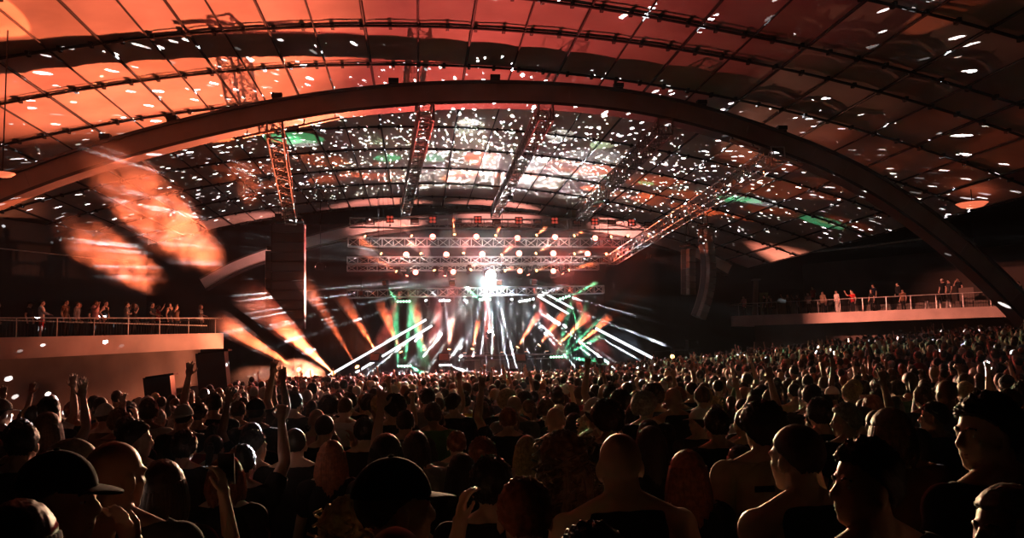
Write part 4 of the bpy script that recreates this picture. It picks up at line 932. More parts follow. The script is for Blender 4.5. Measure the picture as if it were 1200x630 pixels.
def body(right='down', left='down', turn=0.0, build='man', nod=0.0, lean=0.0):
    key = (right, left, round(turn, 2), build, round(nod, 2))
    if key in PROTOS: return PROTOS[key]
    w = 1.0 if build == 'man' else 0.88
    if build == 'broad': w = 1.13
    mb = MB()
    hipw = 1.0 if build != 'woman' else 1.06
    mb.loft([(0.80, 0, 0.0, 0.135 * hipw, 0.105), (0.86, 0, -0.005, 0.165 * hipw, 0.118), (0.94, 0, -0.005, 0.168 * hipw, 0.118), (1.02, 0, 0.0, 0.148 * (hipw if build != 'woman' else 0.93), 0.105),
             (1.10, 0, 0.005, 0.142 * w, 0.102), (1.20, 0, 0.008, 0.156 * w, 0.110), (1.30, 0, 0.005, 0.172 * w, 0.116), (1.37, 0, 0.0, 0.172 * w, 0.108), (1.42, 0, -0.008, 0.150 * w, 0.092), (1.455, 0, -0.012, 0.108 * w, 0.074), (1.485, 0, -0.008, 0.070, 0.062)], 28, 2.3)
    nw = 0.054 if build != 'woman' else 0.046
    if build == 'broad': nw = 0.064
    mb.cyl((0, -0.012, 1.44), (0, 0.008, 1.58), nw * 1.12, nw, n=16)
    for s in (-1, 1):       # trapezius, shoulder, legs
        mb.cyl((s * 0.03, -0.02, 1.508 if build == 'broad' else 1.50), (s * 0.165 * w, -0.008, 1.425), 0.050 if build == 'broad' else 0.048, 0.052, n=12)
        mb.ball((s * 0.186 * w, 0, 1.405), (0.066, 0.068, 0.070), 14, 10)
        mb.cyl((s * 0.085, 0, 0.90), (s * 0.098, 0.012, 0.50), 0.088 * hipw, 0.058, n=16)
        mb.ball((s * 0.098, 0.012, 0.50), 0.058, 12, 8)
        mb.cyl((s * 0.098, 0.005, 0.50), (s * 0.105, -0.025, 0.30), 0.055, 0.058, n=14); mb.cyl((s * 0.105, -0.025, 0.30), (s * 0.105, -0.03, 0.07), 0.057, 0.038, n=14)
        mb.ball((s * 0.108, 0.045, 0.042), (0.045, 0.125, 0.040), 14, 9)
        mb.ball((s * 0.107, -0.035, 0.045), (0.038, 0.045, 0.043), 12, 8)
    J = {}
    for s, pose in ((1, right), (-1, left)):
        e, wr, hd, pn, fist = ARMS[pose]; mx = lambda p: V((p.x * s, p.y, p.z))
        sh = V((0.186 * w * s, 0, 1.405)); e = mx(V((e.x * (w if pose in ('down', 'folded', 'hip') else 1), e.y, e.z))); wr = mx(wr)
        mb.cyl(sh, e, 0.056 * w, 0.041 * w, n=14); mb.ball(lerp3(sh, e, 0.35) + V((0, 0.008, 0)), 0.056 * w, 12, 8); mb.ball(e, 0.041 * w, 12, 8)
        mid = lerp3(e, wr, 0.28); mb.cyl(e, mid, 0.041 * w, 0.043 * w, n=12); mb.cyl(mid, wr, 0.043 * w, 0.026, n=12); mb.ball(wr, 0.027, 10, 7)
        hand(mb, wr, mx(hd), mx(pn), s, 0.22 if pose in ('hand_up', 'out') else 0.5, fist)
        J[s] = (sh, e, wr)
    head_parts(mb, turn, nod)
    me = remeshed(mb, 0.0082, 0.30, 'person_body', 2)
    P = np.empty(len(me.vertices) * 3); me.vertices.foreach_get('co', P); P = P.reshape(-1, 3)
    N = np.empty(len(me.vertices) * 3); me.vertices.foreach_get('normal', N); N = N.reshape(-1, 3)
    part = np.zeros(len(P), int); along = np.zeros(len(P))       # 0 torso, 1 upper arm, 2 forearm, 3 hand, 4 head, 5 leg, 6 foot
    part[P[:, 2] < 0.90] = 5; part[P[:, 2] < 0.09] = 6
    dt = np.abs(P[:, 0]) / (0.19 * w)
    for s in (1, -1):
        sh, e, wr = J[s]; d1, t1 = seg_dist(P, sh, e); d2, t2 = seg_dist(P, e, wr); hd = V(wr) + (V(wr) - V(e)).normalized() * 0.19
        d3, t3 = seg_dist(P, wr, hd)
        side = P[:, 0] * s > 0.135 * w
        ua = (d1 < 0.075) & ((P[:, 0] * s > 0.14 * w)) & (t1 > 0.0) & (P[:, 2] > 0.9); part[ua] = 1; along[ua] = t1[ua]
        fa = (d2 < 0.062) & (t2 > 0.02) & (d2 < d1) ; part[fa] = 2; along[fa] = t2[fa]
        ha = (np.linalg.norm(P - np.array(lerp3(V(wr), hd, 0.55)), axis=1) < 0.13) & (d3 < d2 - 0.0) & (t3 > 0.03); part[ha] = 3
    head = (np.linalg.norm((P - np.array(HEADC)) / np.array([0.125, 0.15, 0.155]), axis=1) < 1.0) & (P[:, 2] > 1.505) & (part != 3) & (part != 2); part[head] = 4
    PROTOS[key] = dict(me=me, P=P, N=N, part=part, along=along, w=w, J=J, key=key, turn=turn, nod=nod, cache={})
    return PROTOS[key]

def shell(pr, sel, off_, thick, name, wob=0.0):
    """Clothing: the chosen skin, lifted off the body and given a thickness."""
    me = pr['me']; idx = -np.ones(len(pr['P']), int); ids = np.nonzero(sel)[0]; idx[ids] = np.arange(len(ids))
    P = pr['P'][ids]; N = pr['N'][ids]
    o = np.full(len(P), off_)
    if wob: o = o + wob * np.array([noise.noise(V((p[0] * 7, p[1] * 7, p[2] * 4.5))) + 0.6 * noise.noise(V((p[0] * 16 + 3, p[1] * 16, p[2] * 7))) for p in P])
    fs = [tuple(idx[list(f.vertices)]) for f in me.polygons if all(idx[v] >= 0 for v in f.vertices)]
    if not fs: return None
    cnt = {}
    for f in fs:
        for a, b in zip(f, f[1:] + f[:1]):
            if (b, a) in cnt: cnt.pop((b, a))
            else: cnt[(a, b)] = 1
    nb = {}
    for a, b in cnt: nb.setdefault(int(a), []).append(int(b)); nb.setdefault(int(b), []).append(int(a))
    P = P.copy()
    for _ in range(8):                      # even hems
        Q = P.copy()
        for a, l in nb.items(): Q[a] = 0.4 * P[a] + 0.6 * P[l].mean(axis=0)
        P = Q
    outer = P + N * o[:, None]; inner = P + N * np.maximum(o - thick, 0.001)[:, None]; n = len(P)
    edges = {}
    for f in fs:
        for a, b in zip(f, f[1:] + f[:1]):
            if (b, a) in edges: edges.pop((b, a))
            else: edges[(a, b)] = 1
    allf = fs + [tuple(i + n for i in reversed(f)) for f in fs] + [(b, a, a + n, b + n) for a, b in edges]
    m = bpy.data.meshes.new(name); m.from_pydata([tuple(v) for v in outer] + [tuple(v) for v in inner], [], [tuple(int(i) for i in f) for f in allf])
    m.polygons.foreach_set('use_smooth', [True] * len(m.polygons)); m.update(); return m

def garment(pr, kind):
    if kind in pr['cache']: return pr['cache'][kind]
    P, part, al = pr['P'], pr['part'], pr['along']; w = pr['w']
    neck = 1.488 - 0.012 * (P[:, 1] > 0.02) - 0.02 * (P[:, 1] > 0.05)
    torso = (part == 0) & (P[:, 2] > 0.90) & (P[:, 2] < neck)
    if kind == 'tshirt': m = shell(pr, torso | ((part == 1) & (al < 0.66)) | ((part == 5) & (P[:, 2] > 0.86)), 0.016, 0.006, 'tshirt', 0.010)
    elif kind == 'long_sleeve': m = shell(pr, torso | (part == 1) | ((part == 2) & (al < 0.93)) | ((part == 5) & (P[:, 2] > 0.86)), 0.018, 0.006, 'shirt', 0.011)
    elif kind == 'tank': m = shell(pr, (torso & ((P[:, 2] < 1.33) | (np.abs(P[:, 0]) < 0.13 * w))) & ~((part == 1)) | ((part == 5) & (P[:, 2] > 0.86)), 0.008, 0.004, 'tank_top', 0.004)
    elif kind == 'trousers': m = shell(pr, (part == 5) & (P[:, 2] > 0.10) | ((part == 0) & (P[:, 2] < 0.96)), 0.012, 0.005, 'trousers', 0.006)
    elif kind == 'shorts': m = shell(pr, (part == 5) & (P[:, 2] > 0.52) | ((part == 0) & (P[:, 2] < 0.96)), 0.016, 0.005, 'shorts', 0.006)
    elif kind == 'shoes': m = shell(pr, (part == 6) | ((part == 5) & (P[:, 2] < 0.11)), 0.007, 0.004, 'shoes')
    pr['cache'][kind] = m; return m

# ---- hair, built round the head's centre and turned with the head
HAIR = {}
def hair_mesh(style):
    if style in HAIR: return HAIR[style]
    rr = random.Random(hash(style) % 1000 if False else sum(map(ord, style)))
    mb = MB()
    def cap(rx, ry, rz, cz, cy, front, nape, ridge, freq, seed, nu=60, nv=26):
        """A hair cap round the skull: front and nape are the angles below the top where it ends."""
        rings = []
        for j in range(nv + 1):
            ring = []
            for k in range(nu):
                t = 2 * PI * k / nu; fb = (1 - math.sin(t)) / 2          # 0 at the face, 1 at the back
                end = front + (nape - front) * min(1.0, fb * 1.25) ** 1.5
                a = 0.03 + end * j / nv
                u = V((math.sin(a) * math.cos(t), math.sin(a) * math.sin(t), math.cos(a)))
                g = 1 + ridge * (noise.noise(u * freq + V((seed, 0, 0))) + 0.5 * noise.noise(u * freq * 2.3 + V((seed, 5, 0))))
                if j == nv: g *= 0.94
                ring.append(V((u.x * rx * g, cy + u.y * ry * g, cz + u.z * rz * g + (0.012 * noise.noise(u * 21 + V((seed, 2, 0))) if j >= nv - 1 else 0))))
            rings.append(ring)
        inner = [[V((p.x * 0.86, (p.y - cy) * 0.86 + cy, (p.z - cz) * 0.86 + cz)) for p in r] for r in reversed(rings)]
        mb.rings(rings + inner)
    def locks(n, z0, z1, spread, r0, wave, y0=-0.03, arc=(-0.15, 1.15)):
        for i in range(n):
            t = PI + PI * (arc[0] + (arc[1] - arc[0]) * (i + 0.5) / n)
            L = rr.uniform(0.85, 1.1) * (z0 - z1); pts = []; ph = rr.uniform(0, 6)
            for k in range(10):
                f = k / 9; z = z0 - L * f; rad = 0.086 + spread * f + wave * math.sin(f * 9 + ph) * f
                tt = t + wave * 3.5 * math.sin(f * 8 + ph * 2) * f
                pts.append(V((math.cos(tt) * rad * 0.95, y0 + math.sin(tt) * rad * 1.05, z)))
            rings = []
            for k, p in enumerate(pts):
                f = k / 9; r_ = r0 * (0.75 + 0.6 * math.sin(PI * min(1, f * 1.05))) * (1 - 0.75 * max(0, f - 0.75) / 0.25)
                rings.append([p + V((math.cos(2 * PI * a / 7) * r_, math.sin(2 * PI * a / 7) * r_ * 0.8, 0)) for a in range(7)])
            mb.rings(rings)
    if style == 'short': cap(0.088, 0.108, 0.105, 0.030, -0.010, 1.10, 2.40, 0.11, 13, 1)
    elif style == 'crop': cap(0.081, 0.101, 0.097, 0.030, -0.010, 1.15, 2.35, 0.014, 14, 2)
    elif style == 'quiff': cap(0.090, 0.112, 0.118, 0.030, -0.006, 1.05, 2.35, 0.12, 8, 3)
    elif style == 'wavy_short': cap(0.098, 0.118, 0.117, 0.028, -0.012, 1.12, 2.45, 0.14, 8, 4)
    elif style == 'afro':
        cap(0.118, 0.132, 0.130, 0.030, -0.018, 1.15, 2.35, 0.13, 11, 5)
    elif style == 'bob': cap(0.094, 0.112, 0.108, 0.028, -0.012, 1.08, 2.0, 0.04, 8, 6); locks(22, 0.05, -0.14, 0.012, 0.022, 0.004, -0.012)
    elif style == 'long': cap(0.092, 0.110, 0.107, 0.028, -0.012, 1.08, 1.9, 0.04, 8, 7); locks(24, 0.05, -0.34, 0.030, 0.024, 0.006, -0.014)
    elif style == 'curly_long':
        cap(0.104, 0.120, 0.116, 0.030, -0.015, 1.1, 2.0, 0.12, 8, 8); locks(34, 0.06, -0.27, 0.058, 0.017, 0.022, -0.016, (-0.22, 1.22))
        for i in range(60):
            t = rr.uniform(-0.3, PI + 0.3) + PI; z = rr.uniform(-0.22, 0.12); rad = 0.112 + 0.05 * max(0, 0.1 - z) / 0.3 + rr.uniform(-0.01, 0.014)
            c = V((math.cos(t) * rad, -0.015 + math.sin(t) * rad, z)); pts = [c + V((0.018 * math.cos(f * 1.9 + i), 0.018 * math.sin(f * 1.9 + i), 0.012 * f - 0.03)) for f in range(6)]
            mb.tube(pts, 0.0055, 5)
    elif style == 'ponytail':
        cap(0.084, 0.104, 0.100, 0.030, -0.010, 1.12, 2.35, 0.05, 11, 9); mb.ball((0, -0.125, 0.045), (0.026, 0.03, 0.026), 12, 8)
        rings = []
        for k in range(12):
            f = k / 11; c = V((0.012 * math.sin(f * 5), -0.14 - 0.05 * math.sin(f * 2.2), 0.05 - 0.30 * f * f - 0.03 * f)); r_ = 0.030 * math.sin(PI * (0.22 + 0.74 * f)) + 0.004
            rings.append([c + V((math.cos(2 * PI * a / 10) * r_, math.sin(2 * PI * a / 10) * r_, 0)) for a in range(10)])
        mb.rings(rings)
    elif style == 'bun':
        cap(0.084, 0.104, 0.100, 0.030, -0.010, 1.12, 2.35, 0.05, 11, 10)
        for i in range(9): mb.ball((0.026 * math.cos(i * 0.7), -0.085 + 0.020 * math.sin(i * 1.3), 0.135 + 0.018 * math.sin(i * 0.7)), 0.030, 10, 7)
    elif style in ('cap', 'cap_back', 'bucket'):
        rings = []; nu = 40
        for j in range(15):
            a = 0.02 + 1.50 * j / 14
            rings.append([V((math.sin(a) * math.cos(2 * PI * k / nu) * 0.090, -0.010 + math.sin(a) * math.sin(2 * PI * k / nu) * 0.110, 0.035 + math.cos(a) * 0.106)) for k in range(nu)])
        inner = [[V((p.x * 0.93, p.y * 0.93, p.z * 0.96)) for p in r] for r in reversed(rings)]
        mb.rings(rings + inner); mb.ball((0, -0.010, 0.142), (0.009, 0.009, 0.006), 8, 5)
        if style == 'bucket':
            ro = []
            for f, z in ((1.0, 0.045), (1.18, 0.018), (1.42, -0.012)): ro.append([V((math.cos(2 * PI * k / nu) * 0.090 * f, -0.010 + math.sin(2 * PI * k / nu) * 0.110 * f, z)) for k in range(nu)])
            ro2 = [[p - V((0, 0, 0.006)) for p in r] for r in reversed(ro)]; mb.rings(ro + ro2)
        else:
            s = -1 if style == 'cap_back' else 1; n = 13; top = []; bot = []
            for r_ in (0.0, 0.5, 1.0):
                for k in range(n):
                    t = PI * (0.14 + 0.72 * k / (n - 1)); e = V((math.cos(t) * 0.088, -0.010 + s * math.sin(t) * 0.108, 0.040))
                    dv = V((0, s * 0.075 * math.sin(PI * k / (n - 1)) ** 0.6, -0.016 * math.sin(PI * k / (n - 1)))); top.append(e + dv * r_)
            b0 = len(top); vs = top + [p - V((0, 0, 0.005)) for p in top]; fs = []
            for j in range(2):
                for k in range(n - 1):
                    a = j * n + k; fs.append((a, a + 1, a + n + 1, a + n)); fs.append((b0 + a + n, b0 + a + n + 1, b0 + a + 1, b0 + a))
            for k in range(n - 1): fs.append((2 * n + k, 2 * n + k + 1, b0 + 2 * n + k + 1, b0 + 2 * n + k))
            mb.add(vs, fs)
    me = mb.mesh('hair', True); HAIR[style] = me; return me

def cloth_mat(name, col): return mat('cloth_' + name, col, 0.92, vary=0.12, scale=14, spec=0.12)
def skin_mat(name, col): return mat('skin_' + name, col, 0.5, vary=0.07, scale=10, spec=0.45)
def hair_mat(name, col): return mat('hair_' + name, col, 0.58, vary=0.35, scale=45, bump=0.5, spec=0.4)
SKIN = {'fair': skin_mat('fair', (0.62, 0.40, 0.31)), 'tan': skin_mat('tan', (0.46, 0.27, 0.19)), 'brown': skin_mat('brown', (0.24, 0.13, 0.085))}
HAIRC = {'black': hair_mat('black', (0.010, 0.008, 0.007)), 'dark brown': hair_mat('dark_brown', (0.03, 0.018, 0.012)), 'brown': hair_mat('brown', (0.085, 0.045, 0.025)), 'blonde': hair_mat('blonde', (0.52, 0.36, 0.18)), 'reddish': hair_mat('reddish', (0.22, 0.07, 0.035)), 'grey': hair_mat('grey', (0.38, 0.36, 0.34))}
CLOTH = {'black': cloth_mat('black', (0.012, 0.012, 0.013)), 'charcoal': cloth_mat('charcoal', (0.04, 0.04, 0.043)), 'navy': cloth_mat('navy', (0.014, 0.018, 0.04)), 'grey': cloth_mat('grey', (0.20, 0.19, 0.19)), 'white': cloth_mat('white', (0.72, 0.70, 0.68)), 'beige': cloth_mat('beige', (0.50, 0.36, 0.26)), 'brown': cloth_mat('brown', (0.14, 0.075, 0.045)),
         'red': cloth_mat('red', (0.45, 0.03, 0.03)), 'yellow': cloth_mat('yellow', (0.75, 0.55, 0.04)), 'green': cloth_mat('green', (0.05, 0.13, 0.06)), 'denim': cloth_mat('denim', (0.05, 0.075, 0.14)), 'pink': cloth_mat('pink', (0.60, 0.30, 0.30))}
def put_mat(o, m):
    if not o.data.materials: o.data.materials.append(m)
    o.material_slots[0].link = 'OBJECT'; o.material_slots[0].material = m

N_PEOPLE = [0]
def person(pos, rot, height, label, right='down', left='down', turn=0.0, build='man', hair='short', hcol='black', skin='fair', top=('tshirt', 'black'), bottom=('trousers', 'black'), group=None, nod=0.0, far=False):
    """rot turns the whole figure about its feet (0 = facing the stage), turn turns the head on the neck."""
    pr = body(right, left, turn, build, nod); N_PEOPLE[0] += 1
    o = bpy.data.objects.new('person', pr['me']); C.objects.link(o); put_mat(o, SKIN[skin])
    s = height / H_; o.location = pos; o.rotation_euler = (0, 0, rot); o.scale = (s, s, s)
    tag(o, label, 'person', group)
    for kind, col in (top, bottom, ('shoes', 'black')):
        if kind is None: continue
        me = garment(pr, kind)
        if me is None: continue
        c = bpy.data.objects.new({'tank': 'tank_top', 'long_sleeve': 'shirt'}.get(kind, kind), me); C.objects.link(c); c.parent = o; put_mat(c, CLOTH[col])
    if hair != 'bald':
        hat = hair in ('cap', 'cap_back', 'bucket')
        h = bpy.data.objects.new('cap' if hat else 'hair', hair_mesh(hair)); C.objects.link(h); h.parent = o
        h.location = HEADC; h.rotation_mode = 'QUATERNION'; h.rotation_quaternion = Quaternion((0, 0, 1), turn) @ Quaternion((1, 0, 0), nod)
        put_mat(h, CLOTH[hcol] if hat else HAIRC[hcol])
        if hat:
            h2 = bpy.data.objects.new('hair', hair_mesh('crop')); C.objects.link(h2); h2.parent = o; h2.location = HEADC; h2.rotation_mode = 'QUATERNION'; h2.rotation_quaternion = h.rotation_quaternion
            put_mat(h2, HAIRC['dark brown'])
    if abs(rot + turn) > 0.8 and pos[1] < 20: face_bits(o, turn, nod, hcol)
    return o
FACE = {}
def face_bits(o, turn, nod, hcol):
    if not FACE:
        a, b, c = MB(), MB(), MB()
        for s in (-1, 1):
            a.ball((s * 0.031, 0.0785, 0.004), (0.0125, 0.006, 0.0075), 12, 8); b.ball((s * 0.031, 0.0832, 0.004), (0.0055, 0.0035, 0.0058), 10, 6)
            c.tube([V((s * 0.014, 0.0870, 0.022)), V((s * 0.030, 0.0880, 0.029)), V((s * 0.050, 0.0760, 0.024))], 0.0042, 6)
        d = MB(); d.ball((0, 0.0910, -0.0575), (0.021, 0.006, 0.0045), 12, 6); d.ball((0, 0.0890, -0.0675), (0.018, 0.006, 0.0055), 12, 6)
        for k, m_ in (('eyeballs', a), ('irises', b), ('eyebrows', c), ('lips', d)): FACE[k] = m_.mesh(k, True)
    for k, m_ in (('eyeballs', mat('eye_white', (0.7, 0.66, 0.62), 0.3)), ('irises', mat('iris', (0.03, 0.02, 0.015), 0.2)), ('eyebrows', HAIRC['dark brown']), ('lips', mat('lip', (0.42, 0.17, 0.14), 0.5))):
        c = bpy.data.objects.new(k, FACE[k]); C.objects.link(c); c.parent = o; c.location = HEADC; c.rotation_mode = 'QUATERNION'
        c.rotation_quaternion = Quaternion((0, 0, 1), turn) @ Quaternion((1, 0, 0), nod); put_mat(c, m_)
def held(name, o, right, m_, size=(0.072, 0.008, 0.145), label=None, cat='phone', glow=False):
    """A phone held in a raised hand."""
    key = o.data
    pr = next(p for p in PROTOS.values() if p['me'] is key); sh, e, wr = pr['J'][1 if right else -1]
    p = o.matrix_basis @ (V(wr) + V((0, 0.045, 0.115)))
    r = thing(name, p, label, cat); r.rotation_euler = (0.15, 0, o.rotation_euler.z)
    b = MB(); b.box((0, 0, 0), size); b.build('phone_body', BLACK, r)
    b = MB(); b.box((0, -size[1] / 2 - 0.001, 0), (size[0] * 0.9, 0.002, size[2] * 0.92)); b.build('screen', lamp_mat('phone_screen', (0.8, 0.85, 1.0), 0.8) if glow else mat('dark_screen', (0.02, 0.02, 0.025), 0.1), r)
    return r
# ------------------------------------------------------------------ the crowd: those near the camera one by one
PLACED = []      # x, y of everyone
def stand(px, py, d, label, rot=0.0, hmin=1.5, hmax=1.98, **kw):
    """Head top at the pixel, at hall distance d; the height follows from the floor."""
    p = at(px, py, d); f = floor_z(p.x, d); h = max(hmin, min(hmax, p.z - f - 0.012))
    o = person((p.x - 0.0, d, f), rot, h, label, **kw); PLACED.append((p.x, d)); return o
RAD = math.radians
# bald man with the black tank top
tank_man = stand(727, 503, 3.25, 'bald broad-shouldered man in black tank top seen from behind', build='broad', hair='bald', top=('tank', 'black'), turn=0.0, skin='fair')
stand(660, 507, 3.75, 'person with long frizzy backlit curls beside the bald man in black tank top', hair='curly_long', hcol='brown', build='woman')
stand(615, 559, 2.75, 'brown-haired person with head bowed and fist raised beside the face', hair='short', hcol='reddish', nod=-0.12, left='phone', top=('tshirt', 'charcoal'))
stand(462, 538, 2.45, 'person in dark cap with its brim turned to the side', hair='cap', hcol='black', turn=RAD(-72), top=('tshirt', 'black'))
stand(408, 585, 2.95, 'light-curled person in white shirt half hidden behind the dark cap', hair='curly_long', hcol='blonde', build='woman', top=('tshirt', 'white'), hmin=1.45)
stand(462, 611, 2.15, 'bald head cut off by the bottom edge below the dark cap', hair='bald', hmin=1.4, skin='fair')
stand(1018, 517, 2.55, 'dark-haired man with his lit profile turned to the left', hair='quiff', hcol='black', turn=RAD(82), nod=0.05, rot=RAD(12), top=('tshirt', 'black'), skin='tan')
shaved_man = stand(936, 494, 3.1, 'shaved man with long neck in black tank top, bare shoulder lit red', build='man', hair='crop', hcol='dark brown', top=('tank', 'black'), turn=RAD(18), rot=RAD(8))
beige = stand(894, 474, 4.5, 'dark curly-haired man in printed beige T-shirt with a bag strap', hair='afro', hcol='black', top=('tshirt', 'beige'), build='broad', turn=RAD(10))
stand(1045, 477, 4.1, 'long-haired person in brown top with hand near the ear', hair='bob', hcol='brown', build='broad', top=('tshirt', 'brown'), left='face')
stand(992, 473, 6.1, 'grey-blonde man in black shirt looking to the left', hair='quiff', hcol='grey', turn=RAD(55), top=('tshirt', 'black'))
stand(1160, 462, 2.95, 'big dark-haired man at the right, profile to the left above black shirt', hair='wavy_short', hcol='black', turn=RAD(80), rot=RAD(15), build='broad')
stand(1188, 567, 2.3, 'grey-haired person cut by the lower right corner, face pale', hair='bob', hcol='grey', turn=RAD(75), rot=RAD(20), skin='fair', hmin=1.5)
stand(133, 512, 3.15, 'bald man in dark shirt, ear and neck edged with orange light', hair='bald', build='broad', turn=RAD(-35), top=('tshirt', 'charcoal'), skin='tan')
ph = stand(188, 538, 3.75, 'dark-haired person holding a phone up in a bare raised forearm', hair='bob', hcol='dark brown', right='phone', top=('tshirt', 'black'), build='woman', hmin=1.48)
held('phone', ph, True, None, label='dark phone held up in a raised hand beside the bald man in dark shirt')
stand(62, 530, 2.65, 'person in dark cap with both hands at the face, lower left', hair='cap', hcol='black', turn=RAD(-70), rot=RAD(-25), left='face', right='face', top=('tshirt', 'charcoal'), hmin=1.5)
stand(84, 511, 3.6, 'man with lit profile to the right behind the dark cap at lower left', hair='crop', hcol='grey', turn=RAD(-78), top=('tshirt', 'black'))
stand(18, 585, 2.3, 'dark-clothed person cut by the lower left corner', hair='long', hcol='dark brown', build='woman', hmin=1.5)
stand(345, 500, 6.2, 'short-haired man in black T-shirt with wide shoulders, standing alone centre left', hair='crop', hcol='black', build='broad', top=('tshirt', 'black'))
stand(264, 533, 4.8, 'person with reddish shoulder-length hair edged with light', hair='bob', hcol='reddish', build='woman', top=('tshirt', 'black'))
stand(283, 520, 5.6, 'person punching a bare fist up beside the reddish-haired head', hair='short', hcol='black', right='fist_up', hmin=1.5, top=('tshirt', 'black'))
stand(617, 510, 6.6, 'person with white-blonde hair edged all round by light', hair='long', hcol='blonde', build='woman', top=('tank', 'pink'))
stand(535, 504, 7.1, 'person with reddish cropped hair before the white light rays', hair='short', hcol='reddish', top=('tshirt', 'grey'))
stand(565, 513, 5.7, 'person with broad reddish-brown hair right of the reddish cropped head', hair='wavy_short', hcol='reddish', top=('tshirt', 'black'))
stand(541, 530, 5.3, 'woman with long straight dark hair behind the dark cap', hair='long', hcol='black', build='woman', hmin=1.45)
stand(575, 536, 3.8, 'person with full dark hair beside the raised fist', hair='wavy_short', hcol='black', top=('tshirt', 'black'))
stand(452, 507, 5.3, 'woman with dark bob lit along its top edge above the dark cap', hair='bob', hcol='dark brown', build='woman', top=('tshirt', 'charcoal'))
stand(427, 488, 7.0, 'short-haired man in black shirt left of the lit dark bob', hair='short', hcol='black', top=('tshirt', 'black'))
stand(475, 480, 8.2, 'man in charcoal shirt with short hair straight under the white globe rays', hair='short', hcol='dark brown', top=('tshirt', 'charcoal'), build='broad')
stand(513, 481, 9.4, 'short-haired man in black shirt left of the yellow jersey', hair='crop', hcol='black', top=('tshirt', 'black'))
yel = stand(545, 461, 12.0, 'person in bright yellow jersey with dark number on the back', hair='bun', hcol='black', top=('tshirt', 'yellow'))
stand(763, 498, 5.5, 'woman with long dark hair just right of the bald man in black tank top', hair='long', hcol='black', build='woman')
stand(806, 526, 4.2, 'woman with long reddish-brown hair between the two tank tops', hair='long', hcol='reddish', build='woman', top=('tshirt', 'black'))
stand(840, 478, 6.0, 'short-haired man in black T-shirt left of the beige T-shirt', hair='short', hcol='black', top=('tshirt', 'black'))
stand(1012, 476, 6.9, 'person stretching a bare bent arm high up right of the grey-blonde man', hair='short', hcol='dark brown', right='hand_up', turn=RAD(30), top=('tank', 'charcoal'))
stand(820, 478, 7.4, 'light-skinned person in white cap beyond the red-haired woman', hair='cap', hcol='white', turn=RAD(40), top=('tshirt', 'charcoal'))
stand(1095, 470, 6.4, 'person in pale patterned shirt looking left before the big dark-haired man', hair='short', hcol='dark brown', turn=RAD(60), top=('tshirt', 'denim'))
stand(25, 495, 5.5, 'dark-haired person in black shirt near the left edge, fourth row', hair='short', hcol='black', top=('tshirt', 'black'))
stand(55, 482, 7.0, 'long-haired person in grey top near the left edge below the balcony', hair='long', hcol='brown', build='woman', top=('tshirt', 'grey'))
stand(158, 492, 6.0, 'dark-haired man turned to the right above the bald man in dark shirt', hair='short', hcol='black', turn=RAD(-60), top=('tshirt', 'charcoal'))
stand(215, 505, 6.6, 'dark-haired person straight above the raised phone arm', hair='wavy_short', hcol='black')
stand(297, 503, 6.3, 'dark-haired person in pink top right of the raised fist', hair='short', hcol='black', turn=RAD(-40), top=('tshirt', 'pink'))
stand(388, 515, 5.9, 'long-haired person in dark top left of the lit dark bob, hair to the shoulder', hair='long', hcol='reddish', build='woman')
stand(690, 515, 5.2, 'dark-haired person half hidden between frizzy curls and bald man', hair='short', hcol='black')
stand(868, 520, 5.4, 'person in black backpack straps between two tank tops, dark hair', hair='long', hcol='dark brown', build='woman', hmin=1.5)
stand(250, 508, 7.3, 'person with black ponytail beyond the reddish shoulder-length hair', hair='ponytail', hcol='black', build='woman')
stand(955, 478, 7.3, 'dark-haired man in brown shirt behind the shaved man', hair='short', hcol='black', top=('tshirt', 'brown'), turn=RAD(15))
stand(1075, 500, 4.9, 'black-haired woman in black behind the lit profile man', hair='long', hcol='black', build='woman')
stand(1183, 455, 7.5, 'person in light shirt at the right edge above the big man', hair='short', hcol='dark brown', turn=RAD(50), top=('tshirt', 'white'))
stand(695, 612, 1.9, 'top of a dark head low before the bald man in black tank top', hair='short', hcol='black', hmin=1.4)

# prints on shirts
def lettering(text, parent, loc, size, m):
    cu = bpy.data.curves.new('number', 'FONT'); cu.body = text; cu.size = size; cu.extrude = 0.003; cu.align_x = 'CENTER'; cu.offset = 0.006
    t = bpy.data.objects.new('number', cu); C.objects.link(t); dg = bpy.context.evaluated_depsgraph_get()
    me = bpy.data.meshes.new_from_object(t.evaluated_get(dg), depsgraph=dg); bpy.data.objects.remove(t)
    o = bpy.data.objects.new('number', me); C.objects.link(o); o.data.materials.append(m); o.parent = parent; o.location = loc; o.rotation_euler = (PI / 2, 0, 0); return o
lettering('16', yel, (0, -0.135, 1.16), 0.27, CLOTH['black'])
for z, x0, x1 in ((1.36, -0.12, -0.02), (1.27, 0.0, 0.14), (1.20, 0.02, 0.15), (1.13, 0.0, 0.13), (1.06, 0.03, 0.14)):
    b = MB(); b.box(((x0 + x1) / 2, -0.140, z), (x1 - x0, 0.006, 0.03)); b.build('print', CLOTH['black'], beige)
b = MB(); b.tube([V((0.10, -0.05, 1.475)), V((0.09, -0.115, 1.43)), V((0.03, -0.15, 1.30)), V((-0.05, -0.152, 1.12)), V((-0.15, -0.10, 0.98)), V((-0.19, 0.02, 0.92))], 0.014, 6); b.build('bag_strap', CLOTH['black'], beige)

